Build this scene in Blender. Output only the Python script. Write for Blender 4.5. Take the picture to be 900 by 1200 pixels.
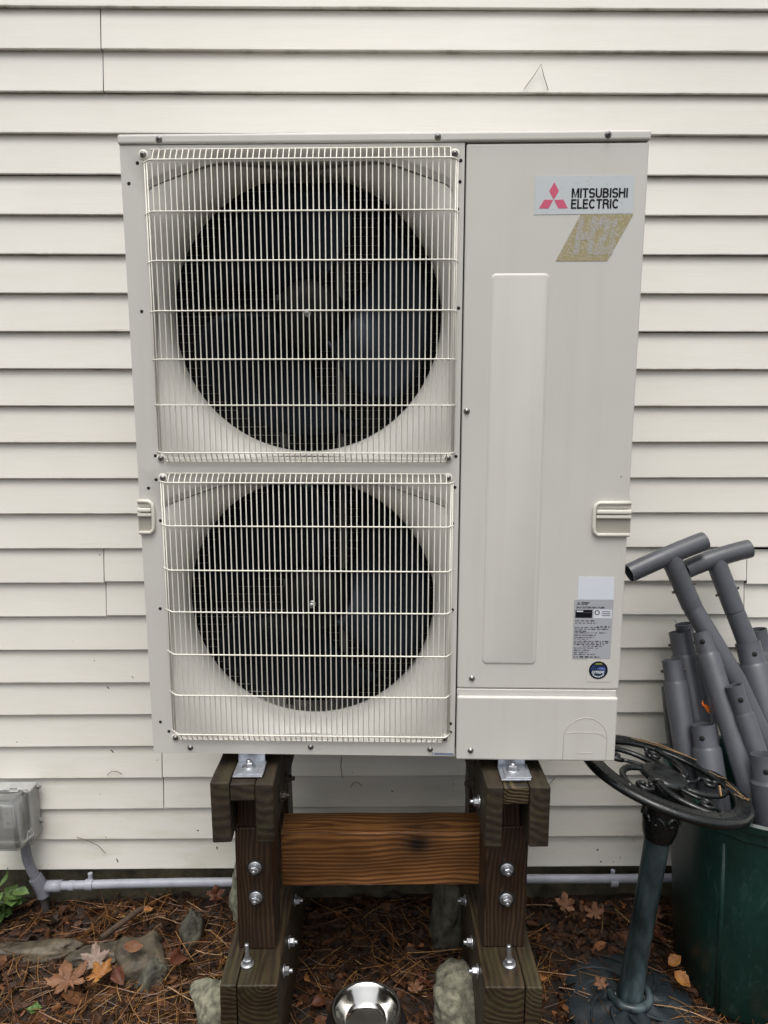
import bpy, bmesh, math, random
from mathutils import Vector, Matrix, noise
R = math.radians
rnd = random.Random(7)
for o in list(bpy.data.objects): bpy.data.objects.remove(o)
scene = bpy.context.scene
COL = scene.collection

# ------------------------------------------------------------------ camera, world, sun, exposure
cam = bpy.data.cameras.new('camera'); cam_o = bpy.data.objects.new('camera', cam); COL.objects.link(cam_o)
cam_o.location = (-0.0115, -1.568, 1.5936)
cam_o.rotation_euler = (R(90 - 9.35), 0, R(-0.54))
cam.sensor_fit = 'HORIZONTAL'; cam.sensor_width = 36; cam.lens = 865 / 900 * 36
cam.clip_start = 0.05; cam.clip_end = 500
scene.camera = cam_o
SUN_EL, SUN_AZ = 70, 186            # overcast: soft light from high up behind the camera
world = bpy.data.worlds.new('World'); scene.world = world; world.use_nodes = True
wn = world.node_tree; wn.nodes.clear()
sky = wn.nodes.new('ShaderNodeTexSky'); sky.sky_type = 'NISHITA'; sky.sun_disc = False
sky.sun_elevation = R(SUN_EL); sky.sun_rotation = R(SUN_AZ); sky.air_density = 1.2; sky.dust_density = 6; sky.ozone_density = 1
hs = wn.nodes.new('ShaderNodeHueSaturation'); hs.inputs['Saturation'].default_value = 0.22
bg = wn.nodes.new('ShaderNodeBackground'); bg.inputs['Strength'].default_value = 0.125
wo = wn.nodes.new('ShaderNodeOutputWorld')
wn.links.new(sky.outputs[0], hs.inputs['Color']); wn.links.new(hs.outputs[0], bg.inputs[0]); wn.links.new(bg.outputs[0], wo.inputs[0])
sun = bpy.data.lights.new('sun', 'SUN'); sun.energy = 0.9; sun.angle = R(45); sun.color = (1, .97, .93)
sun_o = bpy.data.objects.new('sun', sun); COL.objects.link(sun_o)
d = Vector((math.sin(R(SUN_AZ)) * math.cos(R(SUN_EL)), math.cos(R(SUN_AZ)) * math.cos(R(SUN_EL)), math.sin(R(SUN_EL))))
sun_o.rotation_euler = d.to_track_quat('Z', 'Y').to_euler()
vs = scene.view_settings
vs.view_transform = 'Standard'; vs.look = 'None'; vs.gamma = 1; vs.use_curve_mapping = False; vs.exposure = 0.66

# ------------------------------------------------------------------ helpers: materials
def new_mat(name):
    m = bpy.data.materials.new(name); m.use_nodes = True
    nt = m.node_tree; b = nt.nodes['Principled BSDF']
    return m, nt, b
def N(nt, t, **kw):
    n = nt.nodes.new(t)
    for k, v in kw.items():
        if k.startswith('i_'): n.inputs[k[2:].replace('_', ' ')].default_value = v
        else: setattr(n, k, v)
    return n
def coords(nt, kind='Object', scale=(1, 1, 1)):
    tc = N(nt, 'ShaderNodeTexCoord'); mp = N(nt, 'ShaderNodeMapping'); mp.inputs['Scale'].default_value = scale
    nt.links.new(tc.outputs[kind], mp.inputs[0]); return mp.outputs[0]
def noise_n(nt, vec, scale, detail=4, rough=.55, dist=0):
    n = N(nt, 'ShaderNodeTexNoise'); n.inputs['Scale'].default_value = scale; n.inputs['Detail'].default_value = detail
    n.inputs['Roughness'].default_value = rough; n.inputs['Distortion'].default_value = dist
    nt.links.new(vec, n.inputs['Vector']); return n.outputs['Fac']
def ramp(nt, fac, stops):
    r = N(nt, 'ShaderNodeValToRGB'); e = r.color_ramp.elements
    while len(e) < len(stops): e.new(.5)
    for el, (p, c) in zip(e, stops):
        el.position = p; el.color = (*c, 1) if len(c) == 3 else c
    nt.links.new(fac, r.inputs[0]); return r.outputs[0]
def mixc(nt, fac, a, b, blend='MIX'):
    m = N(nt, 'ShaderNodeMix', data_type='RGBA', blend_type=blend)
    for s, v in ((m.inputs[0], fac), (m.inputs[6], a), (m.inputs[7], b)):
        if hasattr(v, 'is_linked') or hasattr(v, 'links'): nt.links.new(v, s)
        elif isinstance(v, (int, float)): s.default_value = v
        else: s.default_value = (*v, 1)
    return m.outputs[2]
def bump(nt, b, h, strength=.3, dist=.01):
    bp = N(nt, 'ShaderNodeBump'); bp.inputs['Strength'].default_value = strength; bp.inputs['Distance'].default_value = dist
    nt.links.new(h, bp.inputs['Height']); nt.links.new(bp.outputs[0], b.inputs['Normal'])
def g(*c): return c
def M(name, base, rough=.5, metal=0, var=.12, vs_=6, bstr=0, bscale=60, stretch=(1, 1, 1), rvar=0.1, spec=.5, kind='Object'):
    m, nt, b = new_mat(name)
    v = coords(nt, kind, stretch)
    f = noise_n(nt, v, vs_, 6, .6)
    lo = tuple(c * (1 - var) for c in base); hi = tuple(min(1, c * (1 + var)) for c in base)
    nt.links.new(ramp(nt, f, [(.3, lo), (.7, hi)]), b.inputs['Base Color'])
    b.inputs['Metallic'].default_value = metal; b.inputs['Specular IOR Level'].default_value = spec
    f2 = noise_n(nt, v, vs_ * 3, 4)
    nt.links.new(ramp(nt, f2, [(.3, (max(.03, rough - rvar),) * 3), (.7, (min(1, rough + rvar),) * 3)]), b.inputs['Roughness'])
    if bstr: bump(nt, b, noise_n(nt, v, bscale, 5), bstr, .004)
    return m
def wood(name, dark, mid, light, rough=.45, green=0, ring=28, knots=False, warp_amp=.05):
    m, nt, b = new_mat(name)
    oi = N(nt, 'ShaderNodeObjectInfo')
    tc = N(nt, 'ShaderNodeTexCoord'); add = N(nt, 'ShaderNodeVectorMath', operation='ADD')
    sc = N(nt, 'ShaderNodeVectorMath', operation='SCALE'); sc.inputs['Scale'].default_value = 7.0
    cmb = N(nt, 'ShaderNodeCombineXYZ')
    for i in range(1): nt.links.new(oi.outputs['Random'], cmb.inputs[0])
    nt.links.new(cmb.outputs[0], sc.inputs[0]); nt.links.new(tc.outputs['Object'], add.inputs[0]); nt.links.new(sc.outputs[0], add.inputs[1])
    P = add.outputs[0]
    def mapped(s, loc=(0, 0, 0)):
        mp = N(nt, 'ShaderNodeMapping'); mp.inputs['Scale'].default_value = s; mp.inputs['Location'].default_value = loc
        nt.links.new(P, mp.inputs[0]); return mp.outputs[0]
    warp = noise_n(nt, mapped((2.2, 5, 5)), 1.0, 3)
    w = N(nt, 'ShaderNodeTexWave', wave_type='RINGS', rings_direction='X', wave_profile='SIN')
    w.inputs['Scale'].default_value = ring; w.inputs['Distortion'].default_value = 3.0; w.inputs['Detail'].default_value = 2.5
    w.inputs['Detail Scale'].default_value = .6
    nz = N(nt, 'ShaderNodeTexNoise'); nz.inputs['Scale'].default_value = 1.0; nz.inputs['Detail'].default_value = 2; nt.links.new(mapped((3.2, 9, 9)), nz.inputs['Vector'])
    sb = N(nt, 'ShaderNodeVectorMath', operation='SUBTRACT'); nt.links.new(nz.outputs['Color'], sb.inputs[0]); sb.inputs[1].default_value = (.5, .5, .5)
    mu = N(nt, 'ShaderNodeVectorMath', operation='MULTIPLY_ADD'); nt.links.new(sb.outputs[0], mu.inputs[0]); mu.inputs[1].default_value = (0, warp_amp, warp_amp)
    nt.links.new(mapped((.12, 1, 1), (0, .018, -.085)), mu.inputs[2]); nt.links.new(mu.outputs[0], w.inputs['Vector'])
    fine = noise_n(nt, mapped((4, 160, 160)), 1.0, 5, .6)
    c1 = ramp(nt, w.outputs['Fac'], [(.1, light), (.5, mid), (.78, tuple(.5 * (a + b) for a, b in zip(mid, dark))), (.96, dark)])
    c2 = mixc(nt, ramp(nt, fine, [(.40, (0, 0, 0)), (.75, (.6, .6, .6))]), c1, tuple(x * .55 for x in dark))
    blot = noise_n(nt, mapped((3, 6, 6)), 1.3, 4)
    c3 = mixc(nt, ramp(nt, blot, [(.42, (0, 0, 0)), (.72, (.75, .75, .75))]), c2, tuple(x * .55 for x in dark))
    if green:
        moss = noise_n(nt, mapped((7, 16, 16)), 1.5, 6, .65)
        c3 = mixc(nt, ramp(nt, moss, [(.5 - green * .15, (0, 0, 0)), (.75, (.8, .8, .8))]), c3, (.040, .038, .015))
    if knots:
        vm = N(nt, 'ShaderNodeVectorMath', operation='SUBTRACT'); nt.links.new(tc.outputs['Object'], vm.inputs[0]); vm.inputs[1].default_value = knots
        sv = N(nt, 'ShaderNodeVectorMath', operation='MULTIPLY'); nt.links.new(vm.outputs[0], sv.inputs[0]); sv.inputs[1].default_value = (1, .3, 1.25)
        ln = N(nt, 'ShaderNodeVectorMath', operation='LENGTH'); nt.links.new(sv.outputs[0], ln.inputs[0])
        pert = N(nt, 'ShaderNodeMath', operation='MULTIPLY_ADD'); nt.links.new(blot, pert.inputs[0]); pert.inputs[1].default_value = .04; nt.links.new(ln.outputs['Value'], pert.inputs[2])
        kf = ramp(nt, pert.outputs[0], [(.034, (1, 1, 1)), (.046, (.75, .75, .75)), (.060, (.4, .4, .4)), (.105, (0, 0, 0))])
        c3 = mixc(nt, kf, c3, (.010, .006, .004))
    nt.links.new(c3, b.inputs['Base Color'])
    nt.links.new(ramp(nt, blot, [(.3, (rough + .2,) * 3), (.7, (rough - .08,) * 3)]), b.inputs['Roughness'])
    b.inputs['Specular IOR Level'].default_value = .4
    hm = N(nt, 'ShaderNodeMath', operation='ADD'); nt.links.new(fine, hm.inputs[0]); nt.links.new(w.outputs['Fac'], hm.inputs[1])
    bump(nt, b, hm.outputs[0], .35, .0025)
    return m

# ------------------------------------------------------------------ helpers: geometry
def link(name, me, parent=None, loc=(0, 0, 0), rot=(0, 0, 0)):
    o = bpy.data.objects.new(name, me); COL.objects.link(o)
    o.location = loc; o.rotation_euler = rot
    if parent is not None: o.parent = parent
    return o
def tag(o, label=None, cat=None, group=None, kind=None):
    if label: o['label'] = label
    if cat: o['category'] = cat
    if group: o['group'] = group
    if kind: o['kind'] = kind
    return o
def thing(name, label, cat, loc=(0, 0, 0), rot=(0, 0, 0), group=None):
    return tag(link(name, None, None, loc, rot), label, cat, group)
def mesh(name, v, f, mat=None, smooth=False):
    me = bpy.data.meshes.new(name); me.from_pydata([tuple(p) for p in v], [], f); me.update()
    if mat: me.materials.append(mat)
    if smooth: me.polygons.foreach_set('use_smooth', [True] * len(me.polygons))
    return me
def box_mesh(size, mat, bev=0, seg=2, rough=0, cuts=0, name='box'):
    bm = bmesh.new(); bmesh.ops.create_cube(bm, size=1)
    bmesh.ops.scale(bm, vec=size, verts=bm.verts)
    if bev: bmesh.ops.bevel(bm, geom=bm.edges[:], offset=bev, segments=seg, affect='EDGES', profile=.5)
    if cuts:
        ed = [e for e in bm.edges if abs((e.verts[0].co - e.verts[1].co).x) > size[0] * .5]
        bmesh.ops.subdivide_edges(bm, edges=ed, cuts=cuts, use_grid_fill=True)
    if rough:
        off = Vector((rnd.random() * 50, rnd.random() * 50, 0))
        for v in bm.verts:
            v.co += Vector(noise.noise_vector(v.co * 9 + off)) * rough + Vector(noise.noise_vector(v.co * 60 + off)) * rough * .35
    bmesh.ops.recalc_face_normals(bm, faces=bm.faces)
    me = bpy.data.meshes.new(name); bm.to_mesh(me); bm.free()
    me.materials.append(mat)
    return me
def box(name, x0, x1, y0, y1, z0, z1, mat, parent=None, bev=.0015, **kw):
    c = ((x0 + x1) / 2, (y0 + y1) / 2, (z0 + z1) / 2)
    return link(name, box_mesh((x1 - x0, y1 - y0, z1 - z0), mat, bev, name=name, **kw), parent, c)
def tube_vf(path, rad, n=8, caps=True, v=None, f=None):
    v = [] if v is None else v; f = [] if f is None else f
    P = [Vector(p) for p in path]; base = len(v)
    rads = rad if isinstance(rad, (list, tuple)) else [rad] * len(P)
    T = []
    for i in range(len(P)):
        t = (P[min(i + 1, len(P) - 1)] - P[max(i - 1, 0)])
        T.append(t.normalized() if t.length > 1e-9 else Vector((0, 0, 1)))
    up = Vector((0, 0, 1)) if abs(T[0].z) < .9 else Vector((0, 1, 0))
    a = T[0].cross(up).normalized()
    for i in range(len(P)):
        a = (a - T[i] * a.dot(T[i])).normalized(); b = T[i].cross(a)
        for k in range(n):
            an = 2 * math.pi * k / n
            v.append(P[i] + (a * math.cos(an) + b * math.sin(an)) * rads[i])
    for i in range(len(P) - 1):
        for k in range(n):
            q = base + i * n; k2 = (k + 1) % n
            f.append((q + k, q + k2, q + n + k2, q + n + k))
    if caps:
        f.append(tuple(base + k for k in reversed(range(n)))); f.append(tuple(base + (len(P) - 1) * n + k for k in range(n)))
    return v, f
def tube(name, path, rad, mat, parent=None, n=10, caps=True):
    v, f = tube_vf(path, rad, n, caps); return link(name, autosmooth(mesh(name, v, f, mat, True), 50), parent)
def lathe_vf(prof, n=24, closed=False):
    v, f = [], []
    for r, z in prof:
        for k in range(n):
            a = 2 * math.pi * k / n; v.append((r * math.cos(a), r * math.sin(a), z))
    m = len(prof)
    for i in range(m if closed else m - 1):
        j = (i + 1) % m
        for k in range(n):
            k2 = (k + 1) % n; f.append((i * n + k, i * n + k2, j * n + k2, j * n + k))
    return v, f
def lathe_mesh(name, prof, mat, n=24, closed=False, smooth=True):
    v, f = lathe_vf(prof, n, closed); me = mesh(name, v, f, mat, smooth)
    return me
def autosmooth(me, ang=35):
    bm = bmesh.new(); bm.from_mesh(me)
    for fc in bm.faces: fc.smooth = True
    for e in bm.edges:
        if len(e.link_faces) == 2 and e.calc_face_angle(0) > R(ang): e.smooth = False
    bm.to_mesh(me); bm.free(); return me
def fbm(x, y, s=1.0, o=0): return noise.fractal(Vector((x * s, y * s, o)), 1.0, 2.0, 5)

# ------------------------------------------------------------------ materials
def siding_mat():
    m, nt, b = new_mat('vinyl_siding')
    v = coords(nt, 'Object', (1, 1, 1))
    base = ramp(nt, noise_n(nt, v, 1.6, 5, .6), [(.3, (.672, .652, .590)), (.7, (.722, .703, .648))])
    st = noise_n(nt, coords(nt, 'Object', (1.5, 1, 18)), 3, 5)
    base = mixc(nt, ramp(nt, st, [(.45, (0, 0, 0)), (.8, (.35, .35, .35))]), base, (.63, .605, .53))
    # mud specks, thick near the ground where rain splashes back, few higher up
    sp = noise_n(nt, coords(nt, 'Object', (55, 1, 34)), 1.0, 3, .45, .6)
    geo = N(nt, 'ShaderNodeNewGeometry'); sx = N(nt, 'ShaderNodeSeparateXYZ'); nt.links.new(geo.outputs['Position'], sx.inputs[0])
    zf = N(nt, 'ShaderNodeMapRange'); nt.links.new(sx.outputs['Z'], zf.inputs['Value'])
    zf.inputs['From Min'].default_value = .15; zf.inputs['From Max'].default_value = 1.5; zf.inputs['To Min'].default_value = .275; zf.inputs['To Max'].default_value = .195
    lt = N(nt, 'ShaderNodeMath', operation='LESS_THAN'); nt.links.new(sp, lt.inputs[0]); nt.links.new(zf.outputs[0], lt.inputs[1])
    base = mixc(nt, lt.outputs[0], base, (.05, .042, .03))
    # grime caught in patches along the drip edge and the lap above each course
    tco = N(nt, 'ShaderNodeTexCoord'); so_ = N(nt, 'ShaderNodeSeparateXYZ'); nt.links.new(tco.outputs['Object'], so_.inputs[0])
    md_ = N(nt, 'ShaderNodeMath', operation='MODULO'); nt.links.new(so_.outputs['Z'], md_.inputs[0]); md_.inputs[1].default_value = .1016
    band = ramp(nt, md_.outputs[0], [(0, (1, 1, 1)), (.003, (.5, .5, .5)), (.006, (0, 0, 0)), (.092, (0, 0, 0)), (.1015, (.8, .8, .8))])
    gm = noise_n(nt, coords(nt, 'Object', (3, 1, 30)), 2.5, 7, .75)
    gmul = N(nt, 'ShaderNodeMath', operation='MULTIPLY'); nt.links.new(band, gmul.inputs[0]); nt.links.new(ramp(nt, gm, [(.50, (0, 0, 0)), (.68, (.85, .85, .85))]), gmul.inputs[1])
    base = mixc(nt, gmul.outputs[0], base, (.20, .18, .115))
    # greenish algae film in patches near the ground
    al = noise_n(nt, coords(nt, 'Object', (1.2, 1, 5)), 3, 5, .6)
    zz = N(nt, 'ShaderNodeMapRange'); nt.links.new(sx.outputs['Z'], zz.inputs['Value'])
    zz.inputs['From Min'].default_value = .2; zz.inputs['From Max'].default_value = .7; zz.inputs['To Min'].default_value = .5; zz.inputs['To Max'].default_value = 0
    am = N(nt, 'ShaderNodeMath', operation='MULTIPLY'); nt.links.new(ramp(nt, al, [(.48, (0, 0, 0)), (.72, (1, 1, 1))]), am.inputs[0]); nt.links.new(zz.outputs[0], am.inputs[1])
    base = mixc(nt, am.outputs[0], base, (.44, .44, .30))
    nt.links.new(base, b.inputs['Base Color'])
    b.inputs['Roughness'].default_value = .48; b.inputs['Specular IOR Level'].default_value = .35
    bump(nt, b, noise_n(nt, coords(nt, 'Object', (5, 1, 90)), 3, 5), .13, .003)
    return m
def scuffed(name, base, mark, rough):
    m, nt, b = new_mat(name); v = coords(nt, 'Object')
    c = ramp(nt, noise_n(nt, v, 9, 5, .6), [(.3, tuple(x * .85 for x in base)), (.7, tuple(x * 1.12 for x in base))])
    sc = noise_n(nt, coords(nt, 'Object', (1, 1, .35)), 45, 6, .75, .6)
    c = mixc(nt, ramp(nt, sc, [(.60, (0, 0, 0)), (.74, (.55, .55, .55))]), c, mark)
    dd = noise_n(nt, v, 7, 5, .7)
    c = mixc(nt, ramp(nt, dd, [(.56, (0, 0, 0)), (.8, (.45, .45, .45))]), c, tuple(x * .45 for x in base))
    nt.links.new(c, b.inputs['Base Color'])
    nt.links.new(ramp(nt, dd, [(.3, (rough - .08,) * 3), (.7, (rough + .16,) * 3)]), b.inputs['Roughness'])
    return m
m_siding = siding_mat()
m_found = M('foundation_concrete', (.075, .066, .040), .9, var=.75, vs_=11, bstr=1, bscale=60)
def paint_mat():
    m, nt, b = new_mat('cream_enamel')
    v = coords(nt, 'Object')
    c = ramp(nt, noise_n(nt, v, 2.2, 6, .62), [(.3, (.525, .512, .474)), (.7, (.56, .548, .512))])
    sp = noise_n(nt, coords(nt, 'Object', (90, 90, 60)), 1, 2, .4)
    lt = N(nt, 'ShaderNodeMath', operation='LESS_THAN'); nt.links.new(sp, lt.inputs[0]); lt.inputs[1].default_value = .165
    c = mixc(nt, lt.outputs[0], c, (.2, .185, .15))
    st = noise_n(nt, coords(nt, 'Object', (22, 22, 1.2)), 1.5, 5)
    c = mixc(nt, ramp(nt, st, [(.5, (0, 0, 0)), (.85, (.28, .28, .28))]), c, (.445, .428, .38))
    nt.links.new(c, b.inputs['Base Color'])
    nt.links.new(ramp(nt, noise_n(nt, v, 9, 4), [(.3, (.36,) * 3), (.7, (.5,) * 3)]), b.inputs['Roughness'])
    bump(nt, b, noise_n(nt, v, 3.0, 2), .03, .01)
    return m
m_cream = paint_mat()
m_wire = M('coated_wire', (.72, .70, .62), .4, var=.06, vs_=20)
m_handle = M('handle_plastic', (.62, .60, .525), .42, var=.05)
m_inside = M('casing_inside', (.012, .012, .012), .7)
m_coil = M('coil_fins', (.005, .005, .005), .6, var=.3, vs_=30)
m_coilt = M('coil_rods', (.30, .30, .29), .5, metal=.3, var=.4, vs_=30)
m_fan = M('fan_plastic', (.0035, .004, .0058), .34, var=.5, vs_=16, rvar=.1, spec=.17)
m_fan.node_tree.nodes['Principled BSDF'].inputs['Specular Tint'].default_value = (.62, .78, 1, 1)
m_hub = M('fan_hub_plastic', (.004, .004, .0045), .6, spec=.12)
m_motor = M('motor_plate', (.07, .07, .068), .5, metal=.3, var=.3)
m_screw = M('screw_steel', (.24, .235, .225), .36, metal=.9, var=.3, vs_=120)
m_dark = M('dark_hole', (.006, .006, .006), .9)
m_galv = M('galvanised_steel', (.47, .49, .53), .38, metal=.75, var=.2, vs_=60)
m_zinc = M('zinc_bolt', (.42, .43, .45), .36, metal=.9, var=.25, vs_=90)
m_black_s = M('seam_shadow', (.02, .02, .02), .9)
def sticker(name, base, marks, thr, rough=.45, sc=(60, 60, 60)):
    m, nt, b = new_mat(name)
    f = noise_n(nt, coords(nt, 'Object', sc), 1, 6, .7, .5)
    nt.links.new(mixc(nt, ramp(nt, f, [(thr, (0, 0, 0)), (thr + .06, (.9, .9, .9))]), base, marks), b.inputs['Base Color'])
    b.inputs['Roughness'].default_value = rough
    return m
m_label = sticker('label_film', (.50, .53, .545), (.37, .38, .38), .60, sc=(50, 50, 110))
m_gold = sticker('worn_gold_film', (.31, .265, .135), (.42, .40, .36), .52, .4, (260, 260, 260))
m_lilac = sticker('worn_silver_print', (.37, .365, .37), (.32, .28, .17), .47, .4, (300, 300, 300))
m_red = M('logo_red', (.56, .085, .16), .5, var=.05)
m_ink = M('black_ink', (.006, .0065, .009), .6, spec=.15)
m_white = M('white_paper', (.60, .63, .68), .5, var=.04)
m_spec = M('silver_label', (.36, .37, .40), .4, var=.06)
m_greyink = M('faded_ink', (.10, .10, .12), .6)
m_badge = sticker('badge_print', (.012, .02, .05), (.03, .07, .22), .55, .4, (120, 120, 120))
m_badge_w = M('badge_white', (.62, .66, .7), .5)
m_badge_g = M('badge_green', (.22, .26, .03), .5)
m_badge_b = M('badge_blue', (.10, .16, .42), .5)
m_bluelab = M('small_blue_label', (.16, .19, .27), .5)
m_post = wood('wet_timber_post', (.020, .0105, .0055), (.036, .019, .0095), (.056, .031, .0155), .42, ring=36)
m_cap = wood('mossy_timber', (.019, .0125, .0065), (.026, .0175, .009), (.036, .025, .0125), .62, green=.15, ring=14)
m_capb = wood('grooved_timber', (.018, .012, .006), (.045, .03, .014), (.12, .082, .036), .45, green=.1, ring=40)
m_beam = wood('wet_brown_beam', (.095, .037, .011), (.19, .079, .022), (.265, .120, .038), .4, ring=30, knots=(.085, -.045, .040))
m_base = wood('wet_base_timber', (.022, .014, .007), (.040, .026, .0125), (.064, .043, .020), .5, green=.15, ring=26)
m_pvc = M('grey_pvc_conduit', (.29, .30, .34), .42, var=.15, vs_=14)
m_pvcd = M('dark_grey_pvc', (.19, .195, .225), .45, var=.15, vs_=14)
m_boxgrey = M('outlet_box_grey', (.34, .34, .33), .5, var=.2, vs_=20)
m_pipe = scuffed('grey_coated_steel', (.073, .077, .089), (.125, .13, .14), .34)
m_pipein = M('pipe_inside', (.03, .031, .035), .7)
m_iron = M('black_cast_iron', (.006, .0075, .0075), .27, var=.4, vs_=14, bstr=.25, bscale=70, rvar=.15)
m_ironb = M('dark_blue_iron', (.014, .020, .024), .45, var=.5, vs_=9, bstr=.3, bscale=60, rvar=.2)
def verd():
    m, nt, b = new_mat('verdigris_iron')
    f1 = noise_n(nt, coords(nt, 'Object', (1, 1, .3)), 16, 6, .65)
    f2 = noise_n(nt, coords(nt, 'Object', (1, 1, .2)), 60, 4)
    c = ramp(nt, f1, [(.36, (.012, .017, .018)), (.52, (.034, .052, .057)), (.70, (.095, .135, .145))])
    nt.links.new(c, b.inputs['Base Color'])
    nt.links.new(ramp(nt, f1, [(.4, (.28,) * 3), (.7, (.6,) * 3)]), b.inputs['Roughness'])
    bump(nt, b, f2, .25, .003)
    return m
m_verd = verd()
def bin_mat():
    m, nt, b = new_mat('green_plastic')
    v = coords(nt, 'Object')
    c = ramp(nt, noise_n(nt, v, 5, 6, .65), [(.3, (.003, .018, .0145)), (.75, (.008, .040, .032))])
    sc = noise_n(nt, coords(nt, 'Object', (20, 20, 7)), 2.5, 6, .75, .8)
    c = mixc(nt, ramp(nt, sc, [(.54, (0, 0, 0)), (.72, (.55, .55, .55))]), c, (.045, .095, .088))
    nt.links.new(c, b.inputs['Base Color']); b.inputs['Roughness'].default_value = .42
    bump(nt, b, noise_n(nt, v, 220, 3), .12, .002)
    return m
m_bin = bin_mat()
m_stone = M('field_stone', (.075, .072, .052), .85, var=.8, vs_=26, bstr=1, bscale=60)
m_stone2 = M('lichen_stone', (.165, .16, .115), .85, var=.7, vs_=50, bstr=1, bscale=80)
m_slate = M('wet_brown_stone', (.07, .055, .036), .6, var=.8, vs_=22, bstr=1, bscale=60)
m_steel = M('stainless_steel', (.62, .61, .58), .16, metal=1, var=.06, rvar=.06, vs_=10)
m_rubber = M('black_rubber', (.012, .012, .012), .6)
def glass_mat():
    m, nt, b = new_mat('clear_plastic')
    b.inputs['Base Color'].default_value = (.86, .87, .86, 1); b.inputs['Roughness'].default_value = .16
    b.inputs['Transmission Weight'].default_value = .92; b.inputs['IOR'].default_value = 1.42
    return m
m_clear = glass_mat()
def soil_mat():
    m, nt, b = new_mat('wet_soil')
    v = coords(nt, 'Object')
    c = ramp(nt, noise_n(nt, v, 26, 8, .7), [(.3, (.010, .007, .005)), (.55, (.028, .016, .010)), (.75, (.060, .034, .018))])
    c = mixc(nt, ramp(nt, noise_n(nt, v, 5, 4), [(.55, (0, 0, 0)), (.75, (.5, .5, .5))]), c, (.03, .032, .012))
    nt.links.new(c, b.inputs['Base Color']); b.inputs['Roughness'].default_value = .62; b.inputs['Specular IOR Level'].default_value = .35
    bump(nt, b, noise_n(nt, v, 90, 6, .7), .8, .01)
    return m
m_soil = soil_mat()
def attr_mat(name, stops, rough=.5, spec=.4, trans=0):
    m, nt, b = new_mat(name)
    a = N(nt, 'ShaderNodeAttribute', attribute_name='tint')
    c = ramp(nt, a.outputs['Fac'], stops)
    f = noise_n(nt, coords(nt, 'Object'), 55, 4)
    c = mixc(nt, ramp(nt, f, [(.35, (0, 0, 0)), (.75, (.6, .6, .6))]), c, (.02, .011, .006))
    nt.links.new(c, b.inputs['Base Color']); b.inputs['Roughness'].default_value = rough; b.inputs['Specular IOR Level'].default_value = spec
    return m
m_needle = attr_mat('pine_needles', [(0, (.025, .012, .006)), (.35, (.07, .028, .011)), (.7, (.20, .085, .027)), (1, (.38, .21, .07))], .45)
m_litter = attr_mat('leaf_litter', [(0, (.012, .007, .004)), (.5, (.045, .02, .010)), (.85, (.12, .05, .022)), (1, (.24, .10, .038))], .62, .22)
def leaf_mat(name, c1, c2, c3):
    m, nt, b = new_mat(name)
    v = coords(nt, 'Object')
    c = ramp(nt, noise_n(nt, v, 18, 6, .65), [(.3, c1), (.5, c2), (.72, c3)])
    sp = noise_n(nt, v, 120, 3); c = mixc(nt, ramp(nt, sp, [(.6, (0, 0, 0)), (.72, (.7, .7, .7))]), c, tuple(x * .3 for x in c1))
    nt.links.new(c, b.inputs['Base Color']); b.inputs['Roughness'].default_value = .55; b.inputs['Specular IOR Level'].default_value = .3
    bump(nt, b, noise_n(nt, v, 70, 4), .5, .002)
    return m
m_leaf_tan = leaf_mat('tan_leaf', (0.101, 0.043, 0.022), (0.173, 0.083, 0.043), (0.238, 0.122, 0.065))
m_leaf_or = leaf_mat('orange_leaf', (0.160, 0.056, 0.016), (0.272, 0.116, 0.032), (0.368, 0.192, 0.048))
m_leaf_red = leaf_mat('russet_leaf', (0.053, 0.017, 0.009), (0.098, 0.034, 0.017), (0.150, 0.056, 0.026))
m_leaf_pale = leaf_mat('pale_leaf', (0.165, 0.112, 0.090), (0.247, 0.180, 0.143), (0.315, 0.240, 0.195))
m_leaf_vor = leaf_mat('vivid_orange_leaf', (.38, .08, .015), (.52, .13, .02), (.6, .2, .03))
m_weed = leaf_mat('weed_green', (.03, .06, .018), (.075, .13, .035), (.15, .21, .075))
m_stem = M('weed_stem', (.06, .07, .03), .6)
m_bark = M('bark', (.06, .036, .022), .8, var=.5, vs_=30, bstr=.8, bscale=80)
m_hair = M('dry_needle', (.10, .075, .045), .6)

# ------------------------------------------------------------------ ground
def axis(lo, hi, n, far):
    a = [lo + (hi - lo) * i / n for i in range(n + 1)]
    s = (hi - lo) / n; out = []; p = lo; st = s
    while p > -far: st *= 1.5; p -= st; out.append(p)
    out2 = []; p = hi; st = s
    while p < far: st *= 1.5; p += st; out2.append(p)
    return out[::-1] + a + out2
def gz(x, y):
    w = max(0, min(1, (3 - abs(x)) / 1.5)) * max(0, min(1, (y + 3) / 1.5))
    z = (.022 * fbm(x, y, 3.1, 3) + .010 * fbm(x, y, 14, 9)) * w
    z += .035 * max(0, min(1, (y - .38) / .12)) * max(0, 1 - abs(x + .0) / 3) * .5
    return z - .005
xs = axis(-1.5, 1.6, 200, 60); ys = [y for y in axis(-.5, .56, 80, 60)]
v = [(x, y, gz(x, y)) for y in ys for x in xs]; nx = len(xs)
f = [(j * nx + i, j * nx + i + 1, (j + 1) * nx + i + 1, (j + 1) * nx + i) for j in range(len(ys) - 1) for i in range(nx - 1)]
tag(link('ground', mesh('ground', v, f, m_soil, True)), 'dark wet soil with bark mulch below the house wall', kind='structure')

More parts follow.
